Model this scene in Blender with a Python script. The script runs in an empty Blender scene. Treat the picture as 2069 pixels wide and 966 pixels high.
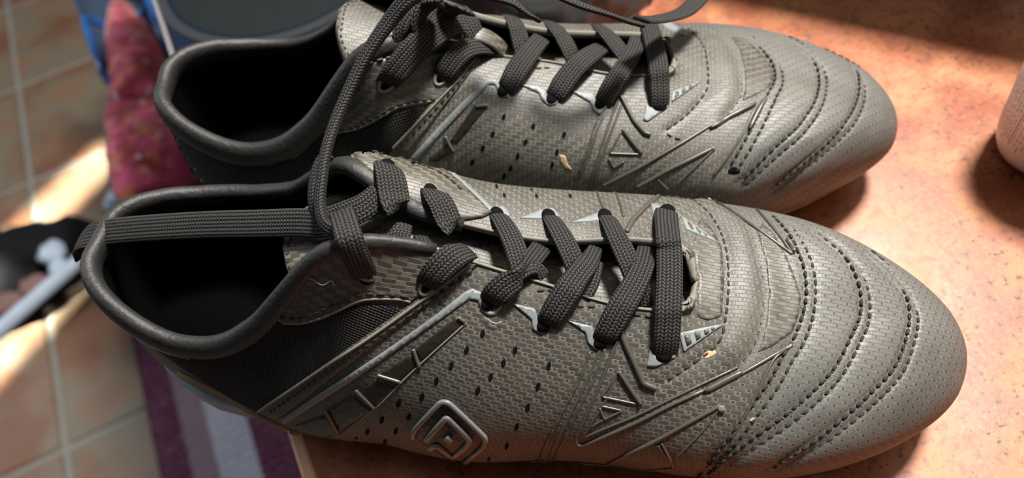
import bpy, bmesh, math, random
import numpy as np
from mathutils import Vector, Matrix, noise
from mathutils.bvhtree import BVHTree
from mathutils.geometry import delaunay_2d_cdt

SC = bpy.context.scene
COL = SC.collection
rnd = random.Random(7)

# ------------------------------------------------------------------ camera
EL, ROLL = 0.98840682, -0.20997118
CAM = np.array([-0.00153727, -0.13603456, 0.27048457])
FPX = 1500.0
_f = np.array([0, math.cos(EL), -math.sin(EL)])
_r = np.array([1.0, 0, 0])
_R = np.array([_r, np.cross(_f, _r), _f])
_c, _s = math.cos(ROLL), math.sin(ROLL)
R = np.array([[_c, -_s, 0], [_s, _c, 0], [0, 0, 1]]) @ _R          # rows: right, down, forward
cd = bpy.data.cameras.new('camera')
cam = bpy.data.objects.new('camera', cd)
COL.objects.link(cam)
cam.matrix_world = Matrix(((R[0][0], -R[1][0], -R[2][0], CAM[0]), (R[0][1], -R[1][1], -R[2][1], CAM[1]),
                           (R[0][2], -R[1][2], -R[2][2], CAM[2]), (0, 0, 0, 1)))
cd.sensor_width = 36.0
cd.lens = FPX / 2069 * 36
cd.clip_start = 0.01
cd.dof.use_dof = True
cd.dof.focus_distance = 0.224
cd.dof.aperture_fstop = 8.5
SC.camera = cam

# ------------------------------------------------------------------ light
w = bpy.data.worlds.new('world')
SC.world = w
w.use_nodes = True
w.node_tree.nodes['Background'].inputs[0].default_value = (0.70, 0.80, 1.0, 1)
w.node_tree.nodes['Background'].inputs[1].default_value = 0.065

def lamp(name, kind, loc, target, energy, color=(1, 1, 1), **kw):
    d = bpy.data.lights.new(name, kind)
    d.energy = energy
    d.color = color
    for k, v in kw.items():
        setattr(d, k, v)
    o = bpy.data.objects.new(name, d)
    COL.objects.link(o)
    o.location = loc
    o.rotation_euler = (Vector(target) - Vector(loc)).to_track_quat('-Z', 'Y').to_euler()
    return o
# the kitchen lamp above the counter, soft light from the ceiling, and cool daylight on the floor side
KEY = Vector((0.47, 0.36, 1.20))
lamp('kitchen_lamp', 'AREA', KEY, (0.08, 0.0, 0.03), 52.0, (1.0, 0.96, 0.90), shape='RECTANGLE', size=0.19, size_y=0.19)
lamp('ceiling_glow', 'AREA', (0.05, 0.15, 1.6), (0.0, 0.05, 0.0), 2.4, (1.0, 0.97, 0.93), shape='DISK', size=1.0)
lamp('door_daylight', 'AREA', (-2.3, 1.3, 0.9), (-0.75, 0.7, -0.9), 21.0, (0.92, 0.95, 1.0), shape='RECTANGLE', size=1.0, size_y=1.2)
# low sun through the gap of the door: two slanting bars of light across the floor
FLZ = -0.9
def fl_pt(px, py):
    d = R.T @ np.array([(px - 1034.5) / FPX, (py - 483.0) / FPX, 1.0])
    return Vector(CAM + d * ((FLZ - CAM[2]) / d[2]))
SUN = Vector((-0.55, -0.35, 0.62)).normalized()
def sunbar(name, a, b, wpx, energy):
    A, B = fl_pt(*a), fl_pt(*b)
    m = (A + B) / 2
    q = lamp(name, 'AREA', m + SUN * 2.6, m, energy, (1.0, 0.97, 0.86), shape='RECTANGLE', size=1.0, size_y=1.0, spread=math.radians(1.5))
    z = SUN
    x = (B - A) - z * (B - A).dot(z)
    q.data.size = x.length
    x.normalize()
    y = z.cross(x)
    q.data.size_y = wpx
    q.matrix_world = Matrix(((x.x, y.x, z.x, q.location.x), (x.y, y.y, z.y, q.location.y), (x.z, y.z, z.z, q.location.z), (0, 0, 0, 1)))
sunbar('sun_bar', (-40, 560), (225, 300), .085, 0.95)
sunbar('sun_bar', (-60, 800), (195, 520), .05, 0.75)
SC.view_settings.view_transform = 'Standard'
SC.view_settings.look = 'None'
SC.view_settings.exposure = 0.0
SC.view_settings.gamma = 1.0
SC.view_settings.use_curve_mapping = False

# ------------------------------------------------------------------ helpers
def ray(px, py):
    d = R.T @ np.array([(px - 1034.5) / FPX, (py - 483.0) / FPX, 1.0])
    return Vector(CAM), Vector(d).normalized()
def at_z(px, py, z):
    o, d = ray(px, py)
    return o + d * ((z - o.z) / d.z)
def new_obj(name, verts, faces, mat, parent=None, uvs=None, smooth=True, edges=()):
    me = bpy.data.meshes.new(name)
    me.from_pydata([tuple(v) for v in verts], list(edges), [tuple(f) for f in faces])
    if uvs is not None:
        ul = me.uv_layers.new(name='UVMap')
        idx = np.empty(len(me.loops), dtype=np.int32)
        me.loops.foreach_get('vertex_index', idx)
        ul.data.foreach_set('uv', np.asarray(uvs, dtype=np.float32)[idx].ravel())
    if smooth:
        me.polygons.foreach_set('use_smooth', [True] * len(me.polygons))
    if mat:
        me.materials.append(mat)
    me.update()
    o = bpy.data.objects.new(name, me)
    COL.objects.link(o)
    if parent:
        o.parent = parent
    return o
def from_bm(name, bm, mat, parent=None, smooth=False):
    me = bpy.data.meshes.new(name)
    bm.to_mesh(me)
    bm.free()
    if smooth:
        me.polygons.foreach_set('use_smooth', [True] * len(me.polygons))
    me.materials.append(mat)
    o = bpy.data.objects.new(name, me)
    COL.objects.link(o)
    if parent:
        o.parent = parent
    return o
def tag(o, label=None, cat=None, group=None, kind=None):
    for k, v in (('label', label), ('category', cat), ('group', group), ('kind', kind)):
        if v:
            o[k] = v
    return o
def thing(name, label, cat, loc=(0, 0, 0), rz=0.0, group=None):
    o = bpy.data.objects.new(name, None)
    o.empty_display_size = 0.02
    COL.objects.link(o)
    o.location = loc
    o.rotation_euler = (0, 0, rz)
    return tag(o, label, cat, group)
def cr(P, m, closed=False):
    """Catmull-Rom through rows of P, m samples a span"""
    P = np.asarray(P, float)
    n = len(P)
    out = []
    rng = range(n) if closed else range(n - 1)
    for i in rng:
        p1, p2 = P[i], P[(i + 1) % n]
        p0 = P[i - 1] if (closed or i > 0) else 2 * p1 - p2
        p3 = P[(i + 2) % n] if (closed or i < n - 2) else 2 * p2 - p1
        for j in range(m):
            t = j / m
            out.append(.5 * (2 * p1 + (p2 - p0) * t + (2 * p0 - 5 * p1 + 4 * p2 - p3) * t * t + (3 * p1 - p0 - 3 * p2 + p3) * t ** 3))
    if not closed:
        out.append(P[-1])
    return np.array(out)
def even(P, step):
    """resample polyline rows at about equal spacing (first 2 or 3 columns are the position)"""
    P = np.asarray(P, float)
    k = min(3, P.shape[1])
    L = np.concatenate([[0], np.cumsum(np.linalg.norm(np.diff(P[:, :k], axis=0), axis=1))])
    n = max(2, int(round(L[-1] / step)) + 1)
    s = np.linspace(0, L[-1], n)
    return np.stack([np.interp(s, L, P[:, c]) for c in range(P.shape[1])], 1)
def smooth_rows(P, it, ends=True):
    P = np.array(P, float)
    for _ in range(it):
        Q = P.copy()
        Q[1:-1] = .25 * P[:-2] + .5 * P[1:-1] + .25 * P[2:]
        P = Q
    return P
def frames(P, N):
    """tangent, normal, binormal per row"""
    P = np.asarray(P, float)
    T = np.gradient(P, axis=0)
    T /= np.linalg.norm(T, axis=1, keepdims=True) + 1e-12
    N = np.asarray(N, float) - T * (np.asarray(N, float) * T).sum(1, keepdims=True)
    N /= np.linalg.norm(N, axis=1, keepdims=True) + 1e-12
    return T, N, np.cross(T, N)
def sweep(P, N, wid, thk, k=10, power=1.0, closed=False, caps=True):
    """superelliptic section (half-width wid along the binormal, half-thickness thk along the normal) along P"""
    P = np.asarray(P, float)
    n = len(P)
    T, Nn, B = frames(P, N)
    wid = np.broadcast_to(np.asarray(wid, float), (n,))
    thk = np.broadcast_to(np.asarray(thk, float), (n,))
    a = np.linspace(0, 2 * math.pi, k, endpoint=False)
    ca, sa = np.cos(a), np.sin(a)
    ca = np.sign(ca) * np.abs(ca) ** power
    sa = np.sign(sa) * np.abs(sa) ** power
    V = P[:, None] + B[:, None] * (wid[:, None] * ca)[:, :, None] + Nn[:, None] * (thk[:, None] * sa)[:, :, None]
    L = np.concatenate([[0], np.cumsum(np.linalg.norm(np.diff(P, axis=0), axis=1))])
    uv = np.stack([np.repeat(L[:, None], k, 1), wid[:, None] * ca], 2).reshape(-1, 2) * 1000
    F = []
    m = n if closed else n - 1
    for i in range(m):
        i2 = (i + 1) % n
        for j in range(k):
            j2 = (j + 1) % k
            F.append((i * k + j, i2 * k + j, i2 * k + j2, i * k + j2))
    V = V.reshape(-1, 3)
    if caps and not closed:
        F.append(tuple(range(k)))
        F.append(tuple(range((n - 1) * k, n * k))[::-1])
    return V, F, uv

# ------------------------------------------------------------------ materials
class NT:
    def __init__(self, name):
        self.m = bpy.data.materials.new(name)
        self.m.use_nodes = True
        self.t = self.m.node_tree
        self.b = self.t.nodes['Principled BSDF']
    def node(self, typ, **kw):
        n = self.t.nodes.new(typ)
        for k, v in kw.items():
            setattr(n, k, v)
        return n
    def put(self, sock, v):
        if isinstance(v, bpy.types.NodeSocket):
            self.t.links.new(v, sock)
        elif isinstance(v, (tuple, list)) and len(v) == 3 and sock.type == 'RGBA':
            sock.default_value = (*v, 1)
        else:
            sock.default_value = v
    def math(self, op, a, b=None, c=None):
        n = self.node('ShaderNodeMath', operation=op)
        for i, v in enumerate((a, b, c)):
            if v is not None:
                self.put(n.inputs[i], v)
        return n.outputs[0]
    def mix(self, f, a, b):
        n = self.node('ShaderNodeMix', data_type='RGBA')
        self.put(n.inputs[0], f)
        self.put(n.inputs[6], a)
        self.put(n.inputs[7], b)
        return n.outputs[2]
    def ramp(self, f, a, b, lo=0.0, hi=1.0):
        n = self.node('ShaderNodeMapRange', interpolation_type='SMOOTHSTEP')
        self.put(n.inputs[0], f)
        for i, v in ((1, a), (2, b), (3, lo), (4, hi)):
            n.inputs[i].default_value = v
        return n.outputs[0]
    def noise(self, scale, detail=3.0, vec=None, rough=0.55, out=0):
        n = self.node('ShaderNodeTexNoise')
        n.inputs['Scale'].default_value = scale
        n.inputs['Detail'].default_value = detail
        n.inputs['Roughness'].default_value = rough
        self.put(n.inputs['Vector'], vec if vec is not None else self.coord('Object'))
        return n.outputs[out]
    def coord(self, which='Object'):
        return self.node('ShaderNodeTexCoord').outputs[which]
    def xyz(self, v):
        n = self.node('ShaderNodeSeparateXYZ')
        self.put(n.inputs[0], v)
        return n.outputs
    def comb(self, x=0.0, y=0.0, z=0.0):
        n = self.node('ShaderNodeCombineXYZ')
        for i, v in enumerate((x, y, z)):
            self.put(n.inputs[i], v)
        return n.outputs[0]
    def rand(self, x, y):
        n = self.node('ShaderNodeTexWhiteNoise', noise_dimensions='2D')
        self.put(n.inputs['Vector'], self.comb(x, y))
        return n.outputs['Value']
    def bump(self, h, strength, dist):
        n = self.node('ShaderNodeBump')
        n.inputs['Strength'].default_value = strength
        n.inputs['Distance'].default_value = dist
        self.put(n.inputs['Height'], h)
        self.t.links.new(n.outputs[0], self.b.inputs['Normal'])
    def done(self, col=None, rough=None, spec=None, metal=None, **kw):
        for k, v in (('Base Color', col), ('Roughness', rough), ('Specular IOR Level', spec), ('Metallic', metal)):
            if v is not None:
                self.put(self.b.inputs[k], v)
        for k, v in kw.items():
            self.put(self.b.inputs[k.replace('_', ' ')], v)
        return self.m
def plain(name, col, rough=0.5, spec=0.5, bump=None, **kw):
    n = NT(name)
    if bump:
        n.bump(n.noise(bump[0], 4), bump[1], bump[2])
    var = n.mix(n.noise(90.0, 3), tuple(c * 0.82 for c in col), tuple(min(1, c * 1.15) for c in col))
    return n.done(var, rough, spec, **kw)

def weave(name, rh, bl, shift, frac, dark, light, inner, rough, twill=False, bstr=0.5):
    """carbon-look embossed weave; UV is in millimetres"""
    n = NT(name)
    x = n.xyz(n.coord('UV'))
    v = n.math('DIVIDE', x[1], rh)
    row = n.math('FLOOR', v)
    fv = n.math('FRACT', v)
    u = n.math('ADD', n.math('DIVIDE', x[0], bl), n.math('MULTIPLY', row, shift))
    cell = n.math('FLOOR', u)
    fu = n.math('FRACT', u)
    rv = n.rand(cell, row)
    isl = n.ramp(fu, frac - 0.015, frac + 0.015, 1.0, 0.0)
    jr = n.ramp(n.math('ABSOLUTE', n.math('SUBTRACT', fv, 0.5)), 0.43, 0.495)
    je = n.math('ADD', n.ramp(fu, 0.0, 0.02, 1.0, 0.0), n.ramp(n.math('ABSOLUTE', n.math('SUBTRACT', fu, frac)), 0.0, 0.02, 1.0, 0.0))
    if twill:
        inl = n.math('MULTIPLY', 0.0, fu)
    else:      # small dark inlay in each light brick
        inl = n.math('MULTIPLY', n.ramp(n.math('ABSOLUTE', n.math('SUBTRACT', fu, frac * 0.55)), 0.055, 0.075, 1.0, 0.0),
                     n.ramp(n.math('ABSOLUTE', n.math('SUBTRACT', fv, 0.5)), 0.24, 0.32, 1.0, 0.0))
    fib = n.math('MULTIPLY', n.noise(1.0, 2, n.comb(n.math('MULTIPLY', x[0], 7.0), n.math('MULTIPLY', x[1], 1.2))), 0.5)
    dk = n.mix(n.math('ADD', n.math('MULTIPLY', rv, 0.6), fib), dark, tuple(c * 2.7 for c in dark))
    lt = n.mix(n.math('ADD', n.math('MULTIPLY', rv, 0.5), fib), light, tuple(c * 0.55 for c in light))
    col = n.mix(isl, dk, lt)
    toe_sheen = n.ramp(x[0], 200.0, 232.0, 0.0, 0.0 if twill else 0.66)
    col = n.mix(toe_sheen, col, (0.112, 0.111, 0.102))  # evens the toe bricks towards grey: satin sheen put into the colour
    col = n.mix(n.math('MULTIPLY', inl, isl), col, inner)
    joint = n.math('MINIMUM', n.math('ADD', jr, n.math('MULTIPLY', je, 0.5)), 1.0)
    col = n.mix(n.math('MULTIPLY', joint, 0.85), col, tuple(c * 0.3 for c in dark))
    grime = n.ramp(n.noise(38.0, 4), 0.46, 0.66, 0.0, 0.45)
    col = n.mix(grime, col, n.mix(0.6, col, (0.016, 0.013, 0.009)))
    dust = n.ramp(n.noise(55.0, 5), 0.52, 0.76, 0.0, 0.22)
    col = n.mix(dust, col, (0.18, 0.165, 0.125))
    # the row is a little pillow, tilted so each one overlaps the next
    h = n.math('SUBTRACT', n.math('MULTIPLY', n.math('SUBTRACT', 1.0, joint), 1.0), n.math('MULTIPLY', inl, 0.5))
    h = n.math('ADD', h, n.math('ADD', n.math('MULTIPLY', isl, 0.35), n.math('MULTIPLY', fv, 0.4)))
    n.bump(n.math('ADD', h, n.math('MULTIPLY', n.noise(900.0, 2), 0.2)), bstr, 0.00035)
    return n.done(col, n.math('ADD', n.math('MULTIPLY', joint, 0.2), rough), n.ramp(isl, 0.0, 1.0, 0.85, 0.6))
M = {}
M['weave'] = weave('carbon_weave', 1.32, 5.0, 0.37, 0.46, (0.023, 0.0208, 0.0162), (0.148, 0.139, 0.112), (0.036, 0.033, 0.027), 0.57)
M['twill'] = weave('carbon_twill', 1.20, 6.4, 0.37, 0.46, (0.020, 0.0175, 0.013), (0.135, 0.122, 0.092), (0.03, 0.027, 0.02), 0.52, True)
def lace_mat(name, lo, hi, cols=7.0):
    n = NT(name)
    x = n.xyz(n.coord('UV'))
    c = n.math('MULTIPLY', x[1], cols / 8.0)
    fx = n.math('SUBTRACT', n.math('FRACT', c), 0.5)
    par = n.math('SUBTRACT', n.math('MULTIPLY', n.math('MODULO', n.math('ADD', n.math('FLOOR', c), 100.0), 2.0), 2.0), 1.0)
    t = n.math('FRACT', n.math('ADD', n.math('MULTIPLY', x[0], 0.92), n.math('MULTIPLY', n.math('MULTIPLY', par, fx), 0.75)))
    th = n.math('POWER', n.math('SINE', n.math('MULTIPLY', t, math.pi)), 0.6)
    cw = n.math('POWER', n.math('SUBTRACT', 1.0, n.math('MULTIPLY', n.math('ABSOLUTE', fx), 1.9)), 0.5)
    h = n.math('MULTIPLY', th, cw)
    n.bump(n.math('ADD', h, n.math('MULTIPLY', n.noise(2500.0, 2), 0.35)), 0.9, 0.00042)
    fuzz = n.noise(1500.0, 2)
    col = n.mix(n.math('MULTIPLY', n.ramp(h, 0.25, 0.95), n.math('ADD', 0.55, n.math('MULTIPLY', fuzz, 0.8))), lo, hi)  # braid highlights and shaded gaps are mixed into the colour by relief
    return n.done(col, 0.7, 0.3)
M['lace'] = lace_mat('black_lace', (0.0012, 0.0011, 0.0011), (0.052, 0.050, 0.046))
def knit_mat():
    n = NT('black_knit_mesh')
    x = n.xyz(n.coord('UV'))
    a = n.math('SINE', n.math('MULTIPLY', n.math('ADD', n.math('MULTIPLY', x[0], 0.9), n.math('MULTIPLY', x[1], 0.55)), 4.6))
    b = n.math('SINE', n.math('MULTIPLY', n.math('SUBTRACT', n.math('MULTIPLY', x[1], 0.9), n.math('MULTIPLY', x[0], 0.35)), 5.0))
    wob = n.noise(1400.0, 2)
    h = n.math('ADD', n.math('MULTIPLY', a, b), n.math('MULTIPLY', wob, 1.1))
    n.bump(h, 1.0, 0.0005)
    col = n.mix(n.ramp(h, 0.3, 1.3), (0.002, 0.002, 0.0025), (0.042, 0.041, 0.043))
    return n.done(col, 0.8, 0.25)
M['knit'] = knit_mat()
M['leather'] = plain('soft_black_leather', (0.017, 0.0165, 0.016), 0.55, 0.5, (650.0, 0.6, 0.0005))
M['lining'] = plain('black_lining', (0.0022, 0.0022, 0.0026), 0.95, 0.03, (1200.0, 0.5, 0.0004))
M['grey'] = plain('grey_print', (0.175, 0.196, 0.200), 0.5, 0.5, (500.0, 0.1, 0.0002))
M['gloss'] = plain('dark_glossy_film', (0.016, 0.0125, 0.0085), 0.42, 0.5, (420.0, 0.7, 0.0006))
M['ridge'] = plain('raised_film', (0.060, 0.055, 0.043), 0.36, 0.6, (300.0, 0.25, 0.0003))
M['thread'] = plain('dark_thread', (0.022, 0.018, 0.012), 0.7, 0.3)
M['dusty_thread'] = plain('dusty_thread', (0.085, 0.072, 0.048), 0.75, 0.3)
M['hole'] = plain('punched_hole', (0.003, 0.003, 0.003), 0.9, 0.1)
M['edge'] = plain('cut_edge', (0.17, 0.16, 0.13), 0.7, 0.3)
M['sole'] = plain('grey_sole_plate', (0.30, 0.36, 0.40), 0.4, 0.5, (120.0, 0.3, 0.0006))
M['worn'] = plain('worn_brown_edge', (0.27, 0.19, 0.11), 0.7, 0.3, (300.0, 0.5, 0.0006))
M['scuff'] = plain('tan_scuff', (0.42, 0.30, 0.17), 0.8, 0.2)
M['piping'] = plain('pale_piping', (0.30, 0.29, 0.27), 0.55, 0.4)
M['lint'] = plain('pale_lint', (0.45, 0.42, 0.36), 0.8, 0.2)
M['emblem'] = plain('grey_rubber_emblem', (0.13, 0.135, 0.13), 0.28, 0.6, (400.0, 0.3, 0.0003))

# ------------------------------------------------------------------ the setting
EDGE = (at_z(615, 878, 0) - at_z(644, 966, 0)).normalized()      # along the counter's front edge, away from the camera
INTO = Vector((-EDGE.y, EDGE.x, 0)) * -1                          # from the edge into the counter
if INTO.x < 0:
    INTO = -INTO
E0 = at_z(644, 966, 0)
def on_counter(s, f, z=0.0):
    return E0 + EDGE * s + INTO * f + Vector((0, 0, z))
ANG = math.atan2(INTO.y, INTO.x)

def counter_mat():
    n = NT('terracotta_laminate')
    big = n.noise(11.0, 4)
    mid = n.noise(45.0, 5)
    fine = n.noise(170.0, 5, rough=0.65)
    tiny = n.noise(420.0, 4, rough=0.7)
    col = n.mix(n.ramp(big, 0.35, 0.65), (0.235, 0.054, 0.017), (0.36, 0.108, 0.036))
    col = n.mix(n.ramp(mid, 0.42, 0.70, 0, 0.75), col, (0.46, 0.170, 0.060))
    col = n.mix(n.ramp(fine, 0.46, 0.66, 0, 0.60), col, (0.155, 0.036, 0.012))
    col = n.mix(n.ramp(tiny, 0.50, 0.68, 0, 0.50), col, (0.44, 0.18, 0.080))
    zone = n.ramp(n.noise(16.0, 3), 0.38, 0.60)
    sp = n.noise(360.0, 3, rough=0.6)
    col = n.mix(n.math('MULTIPLY', n.ramp(sp, 0.57, 0.65), n.math('ADD', 0.25, n.math('MULTIPLY', zone, 0.75))), col, (0.045, 0.022, 0.015))
    bl = n.noise(150.0, 3)
    col = n.mix(n.ramp(bl, 0.64, 0.72, 0, 0.75), col, (0.070, 0.048, 0.042))
    n.bump(n.noise(500.0, 3), 0.12, 0.0004)
    return n.done(col, n.ramp(mid, 0.3, 0.7, 0.38, 0.52), 0.5)
M['counter'] = counter_mat()
M['edge_band'] = plain('lit_peach_edge_band', (0.86, 0.48, 0.29), 0.4, 0.5)  # peach tone includes the lit look of the rounded edge
M['hob_glass'] = plain('dark_navy_glass', (0.006, 0.011, 0.024), 0.3, 0.4)
M['hob_frame'] = plain('slate_enamel', (0.014, 0.021, 0.029), 0.35, 0.5)
M['hob_trim'] = plain('brushed_grey_trim', (0.24, 0.24, 0.25), 0.35, 0.5, Metallic=0.4)
M['hob_ring'] = plain('grey_green_ring', (0.020, 0.023, 0.025), 0.5, 0.3)
M['hob_disc'] = plain('dull_green_plate', (0.006, 0.009, 0.010), 0.5, 0.3)
M['white_panel'] = plain('cream_cabinet', (0.55, 0.5, 0.42), 0.5)

def slab(name, corners, z0, z1, mat, parent=None, bevel=0.0, seg=3):
    bm = bmesh.new()
    lo = [bm.verts.new((c.x, c.y, z0)) for c in corners]
    hi = [bm.verts.new((c.x, c.y, z1)) for c in corners]
    n = len(corners)
    bm.faces.new(lo[::-1]); top = bm.faces.new(hi)
    for i in range(n):
        bm.faces.new((lo[i], lo[(i + 1) % n], hi[(i + 1) % n], hi[i]))
    bmesh.ops.recalc_face_normals(bm, faces=bm.faces)
    if bevel:
        bmesh.ops.bevel(bm, geom=[e for e in bm.edges], offset=bevel, segments=seg, affect='EDGES', profile=.5)
    return from_bm(name, bm, mat, parent, smooth=False)
SB = 0.165                                      # where the counter ends and the cooker begins, along EDGE
ctr = thing('counter', 'speckled terracotta laminate kitchen counter carrying the black football boots', 'counter', on_counter(0, 0, 0), ANG)
def rel(o, root):
    o.parent = root
    o.matrix_parent_inverse = root.matrix_basis.inverted() if False else (Matrix.Translation(root.location) @ root.rotation_euler.to_matrix().to_4x4()).inverted()
    return o
g = slab('worktop', [on_counter(-.75, .0), on_counter(-.75, .94), on_counter(SB, .94), on_counter(SB, .0)], -.038, 0.0, M['counter'])
rel(g, ctr)
g = slab('edge_strip', [on_counter(-.75, -.0062), on_counter(-.75, -.0002), on_counter(SB, -.0002), on_counter(SB, -.0062)], -.038, -.0004, M['edge_band'], None, .0016, 3)
rel(g, ctr)
g = slab('cabinet', [on_counter(-.75, .03), on_counter(-.75, .93), on_counter(SB, .93), on_counter(SB, .03)], -.9, -.0385, M['white_panel'])
rel(g, ctr)

ck = thing('cooker', 'dark navy glass cooker top with grey trim line beside the counter, behind the heel collar', 'cooker', on_counter(SB + .3, .3, -.9), ANG)
g = slab('body', [on_counter(SB + .002, .0), on_counter(SB + .002, .94), on_counter(SB + .60, .94), on_counter(SB + .60, .0)], -.9, -.0010, M['hob_frame'], None, .003, 2)
rel(g, ck)
a0, a1 = at_z(304, 0, 0), at_z(352, 118, 0)
def fs(p):
    q = p - E0
    return q.dot(EDGE), q.dot(INTO)
(s0, f0), (s1, f1) = fs(a0), fs(a1)
fm = (f0 + f1) / 2
g = slab('trim_strip', [on_counter(SB + .004, f1 - .0012), on_counter(SB + .004, f1 + .0014), on_counter(SB + .59, f0 + .0018), on_counter(SB + .59, f0 - .0012)], -.0012, .0012, M['hob_trim'], None, .0006, 2)
rel(g, ck)
g = slab('glass_top', [on_counter(SB + .004, f1 + .0026), on_counter(SB + .004, .62), on_counter(SB + .59, .62), on_counter(SB + .59, f0 + .0032)], -.0012, .0004, M['hob_glass'], None, .0003, 1)
rel(g, ck)
# cooking zone: flat ring and plate let into the glass
c0 = at_z(556, -78, 0.0)
r0 = (c0 - at_z(550, 88, 0.0)).length
def disc_ring(name, c, r_in, r_out, z0, z1, mat, k=72):
    V, F = [], []
    for r_, z in ((r_in, z0), (r_in, z1), (r_out, z1), (r_out, z0)):
        for i in range(k):
            a = 2 * math.pi * i / k
            V.append((c.x + r_ * math.cos(a), c.y + r_ * math.sin(a), z))
    for q in range(3):
        for i in range(k):
            F.append((q * k + i, q * k + (i + 1) % k, (q + 1) * k + (i + 1) % k, (q + 1) * k + i))
    if r_in < 1e-4:
        pass
    return new_obj(name, V, F, mat, None, smooth=False)
rel(disc_ring('zone_ring', c0, r0 - .006, r0, .0003, .0009, M['hob_ring']), ck)
rel(disc_ring('zone_plate', c0, .0005, r0 - .0085, .0003, .0006, M['hob_disc']), ck)

# floor of blotchy stone tiles, grid square to the counter
FZ = -0.9
T0 = at_z(131, 907, FZ)
def tile_mat():
    n = NT('blotchy_stone_tile')
    v = n.coord('Object')
    info = n.node('ShaderNodeObjectInfo')
    off = n.node('ShaderNodeVectorMath', operation='ADD')
    n.put(off.inputs[0], v)
    n.put(off.inputs[1], n.comb(n.math('MULTIPLY', info.outputs['Random'], 37.0), n.math('MULTIPLY', info.outputs['Random'], 11.0), 0.0))
    a = n.noise(5.5, 3, off.outputs[0])
    b = n.noise(11.0, 3, off.outputs[0])
    c = n.noise(26.0, 4, off.outputs[0])
    col = n.mix(n.ramp(a, 0.40, 0.60), (0.19, 0.082, 0.042), (0.19, 0.160, 0.108))
    col = n.mix(n.ramp(b, 0.50, 0.66, 0, 0.75), col, (0.25, 0.125, 0.065))
    col = n.mix(n.ramp(c, 0.52, 0.70, 0, 0.5), col, (0.15, 0.14, 0.11))
    n.bump(c, 0.25, 0.002)
    return n.done(col, 0.5, 0.4)
M['tile'] = tile_mat()
M['grout'] = plain('grey_grout', (0.26, 0.26, 0.235), 0.9, 0.2)
fl = slab('floor', [Vector((-3.2, -2.2, 0)), Vector((2.0, -2.2, 0)), Vector((2.0, 4.2, 0)), Vector((-3.2, 4.2, 0))], FZ - .05, FZ - .004, M['grout'])
tag(fl, 'floor of blotchy terracotta and grey stone tiles below the counter', None, None, 'structure')
M['plaster'] = plain('warm_white_plaster', (0.55, 0.50, 0.43), 0.85, 0.2)
wl = slab('wall_right', [on_counter(-2.0, .96), on_counter(-2.0, 1.06), on_counter(2.6, 1.06), on_counter(2.6, .96)], FZ, 1.6, M['plaster'])
tag(wl, 'plain warm white wall behind the counter', None, None, 'structure')
TS, GR = 0.335, 0.010
tile_me = None
for i in range(-3, 3):
    for j in range(-2, 6):
        c = T0 + INTO * ((i + .5) * TS) + EDGE * ((j + .5) * TS)
        if tile_me is None:
            bm = bmesh.new()
            bmesh.ops.create_cube(bm, size=1.0)
            for v in bm.verts:
                v.co = (v.co.x * (TS - GR), v.co.y * (TS - GR), v.co.z * .02)
            bmesh.ops.bevel(bm, geom=[e for e in bm.edges if e.verts[0].co.z > 0 and e.verts[1].co.z > 0], offset=.004, segments=1, affect='EDGES')
            t = from_bm('tile', bm, M['tile'], fl)
            tile_me = t.data
        else:
            t = bpy.data.objects.new('tile', tile_me); COL.objects.link(t); t.parent = fl
        t.location = (c.x, c.y, FZ - .010 + rnd.uniform(-.0007, .0007))
        t.rotation_euler = (0, 0, ANG)

# striped rug
def rug_mat():
    n = NT('striped_rug_weave')
    x = n.xyz(n.coord('UV'))
    t = n.math('ADD', x[0], n.math('MULTIPLY', n.math('SUBTRACT', n.noise(60.0, 2), 0.5), 0.020))
    P, Mv, Lc = (0.140, 0.038, 0.085), (0.34, 0.25, 0.285), (0.62, 0.63, 0.74)
    col = n.mix(n.math('GREATER_THAN', t, 0.225), P, Mv)
    col = n.mix(n.math('GREATER_THAN', t, 0.43), col, Lc)
    col = n.mix(n.math('GREATER_THAN', t, 0.735), col, P)
    col = n.mix(n.math('GREATER_THAN', t, 1.05), col, Mv)
    rib = n.math('SINE', n.math('ADD', n.math('MULTIPLY', x[1], 420.0), n.math('MULTIPLY', n.noise(90.0, 2), 9.0)))
    col = n.mix(n.ramp(rib, 0.2, 1.0, 0.0, 0.30), col, (0.45, 0.33, 0.40))
    n.bump(n.math('ADD', rib, n.noise(300.0, 3)), 0.7, 0.002)
    return n.done(col, 0.95, 0.1)
M['rug'] = rug_mat()
ra, rb = at_z(335, 966, FZ), at_z(292, 741, FZ)
re_ = at_z(610, 966, FZ)
dr = (rb - ra).normalized()
dr = EDGE.copy()
wv = INTO.copy()
width = (re_ - ra).dot(wv)
V, F, UV = [], [], []
na, nb_ = 30, 24
for z in (FZ + .001, FZ + .010):
    for i in range(na + 1):
        for j in range(nb_ + 1):
            f_ = -0.004 + j / nb_ * (width * 1.4)
            s_ = -.60 + i / na * 0.90
            p = ra + wv * f_ + dr * s_
            zz = z + (.0 if z < FZ + .005 else .0015 * noise.noise(Vector((p.x * 14, p.y * 14, 0))))
            V.append((p.x, p.y, zz)); UV.append((f_ / width, s_))
m = (na + 1) * (nb_ + 1)
for l in (0, 1):
    for i in range(na):
        for j in range(nb_):
            q = [l * m + i * (nb_ + 1) + j, l * m + i * (nb_ + 1) + j + 1, l * m + (i + 1) * (nb_ + 1) + j + 1, l * m + (i + 1) * (nb_ + 1) + j]
            F.append(q if l else q[::-1])
rim = [i * (nb_ + 1) for i in range(na + 1)] + [na * (nb_ + 1) + j for j in range(1, nb_ + 1)] + [i * (nb_ + 1) + nb_ for i in range(na - 1, -1, -1)] + [j for j in range(nb_ - 1, 0, -1)]
for a, b in zip(rim, rim[1:] + rim[:1]):
    F.append((a, b, m + b, m + a))
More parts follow.
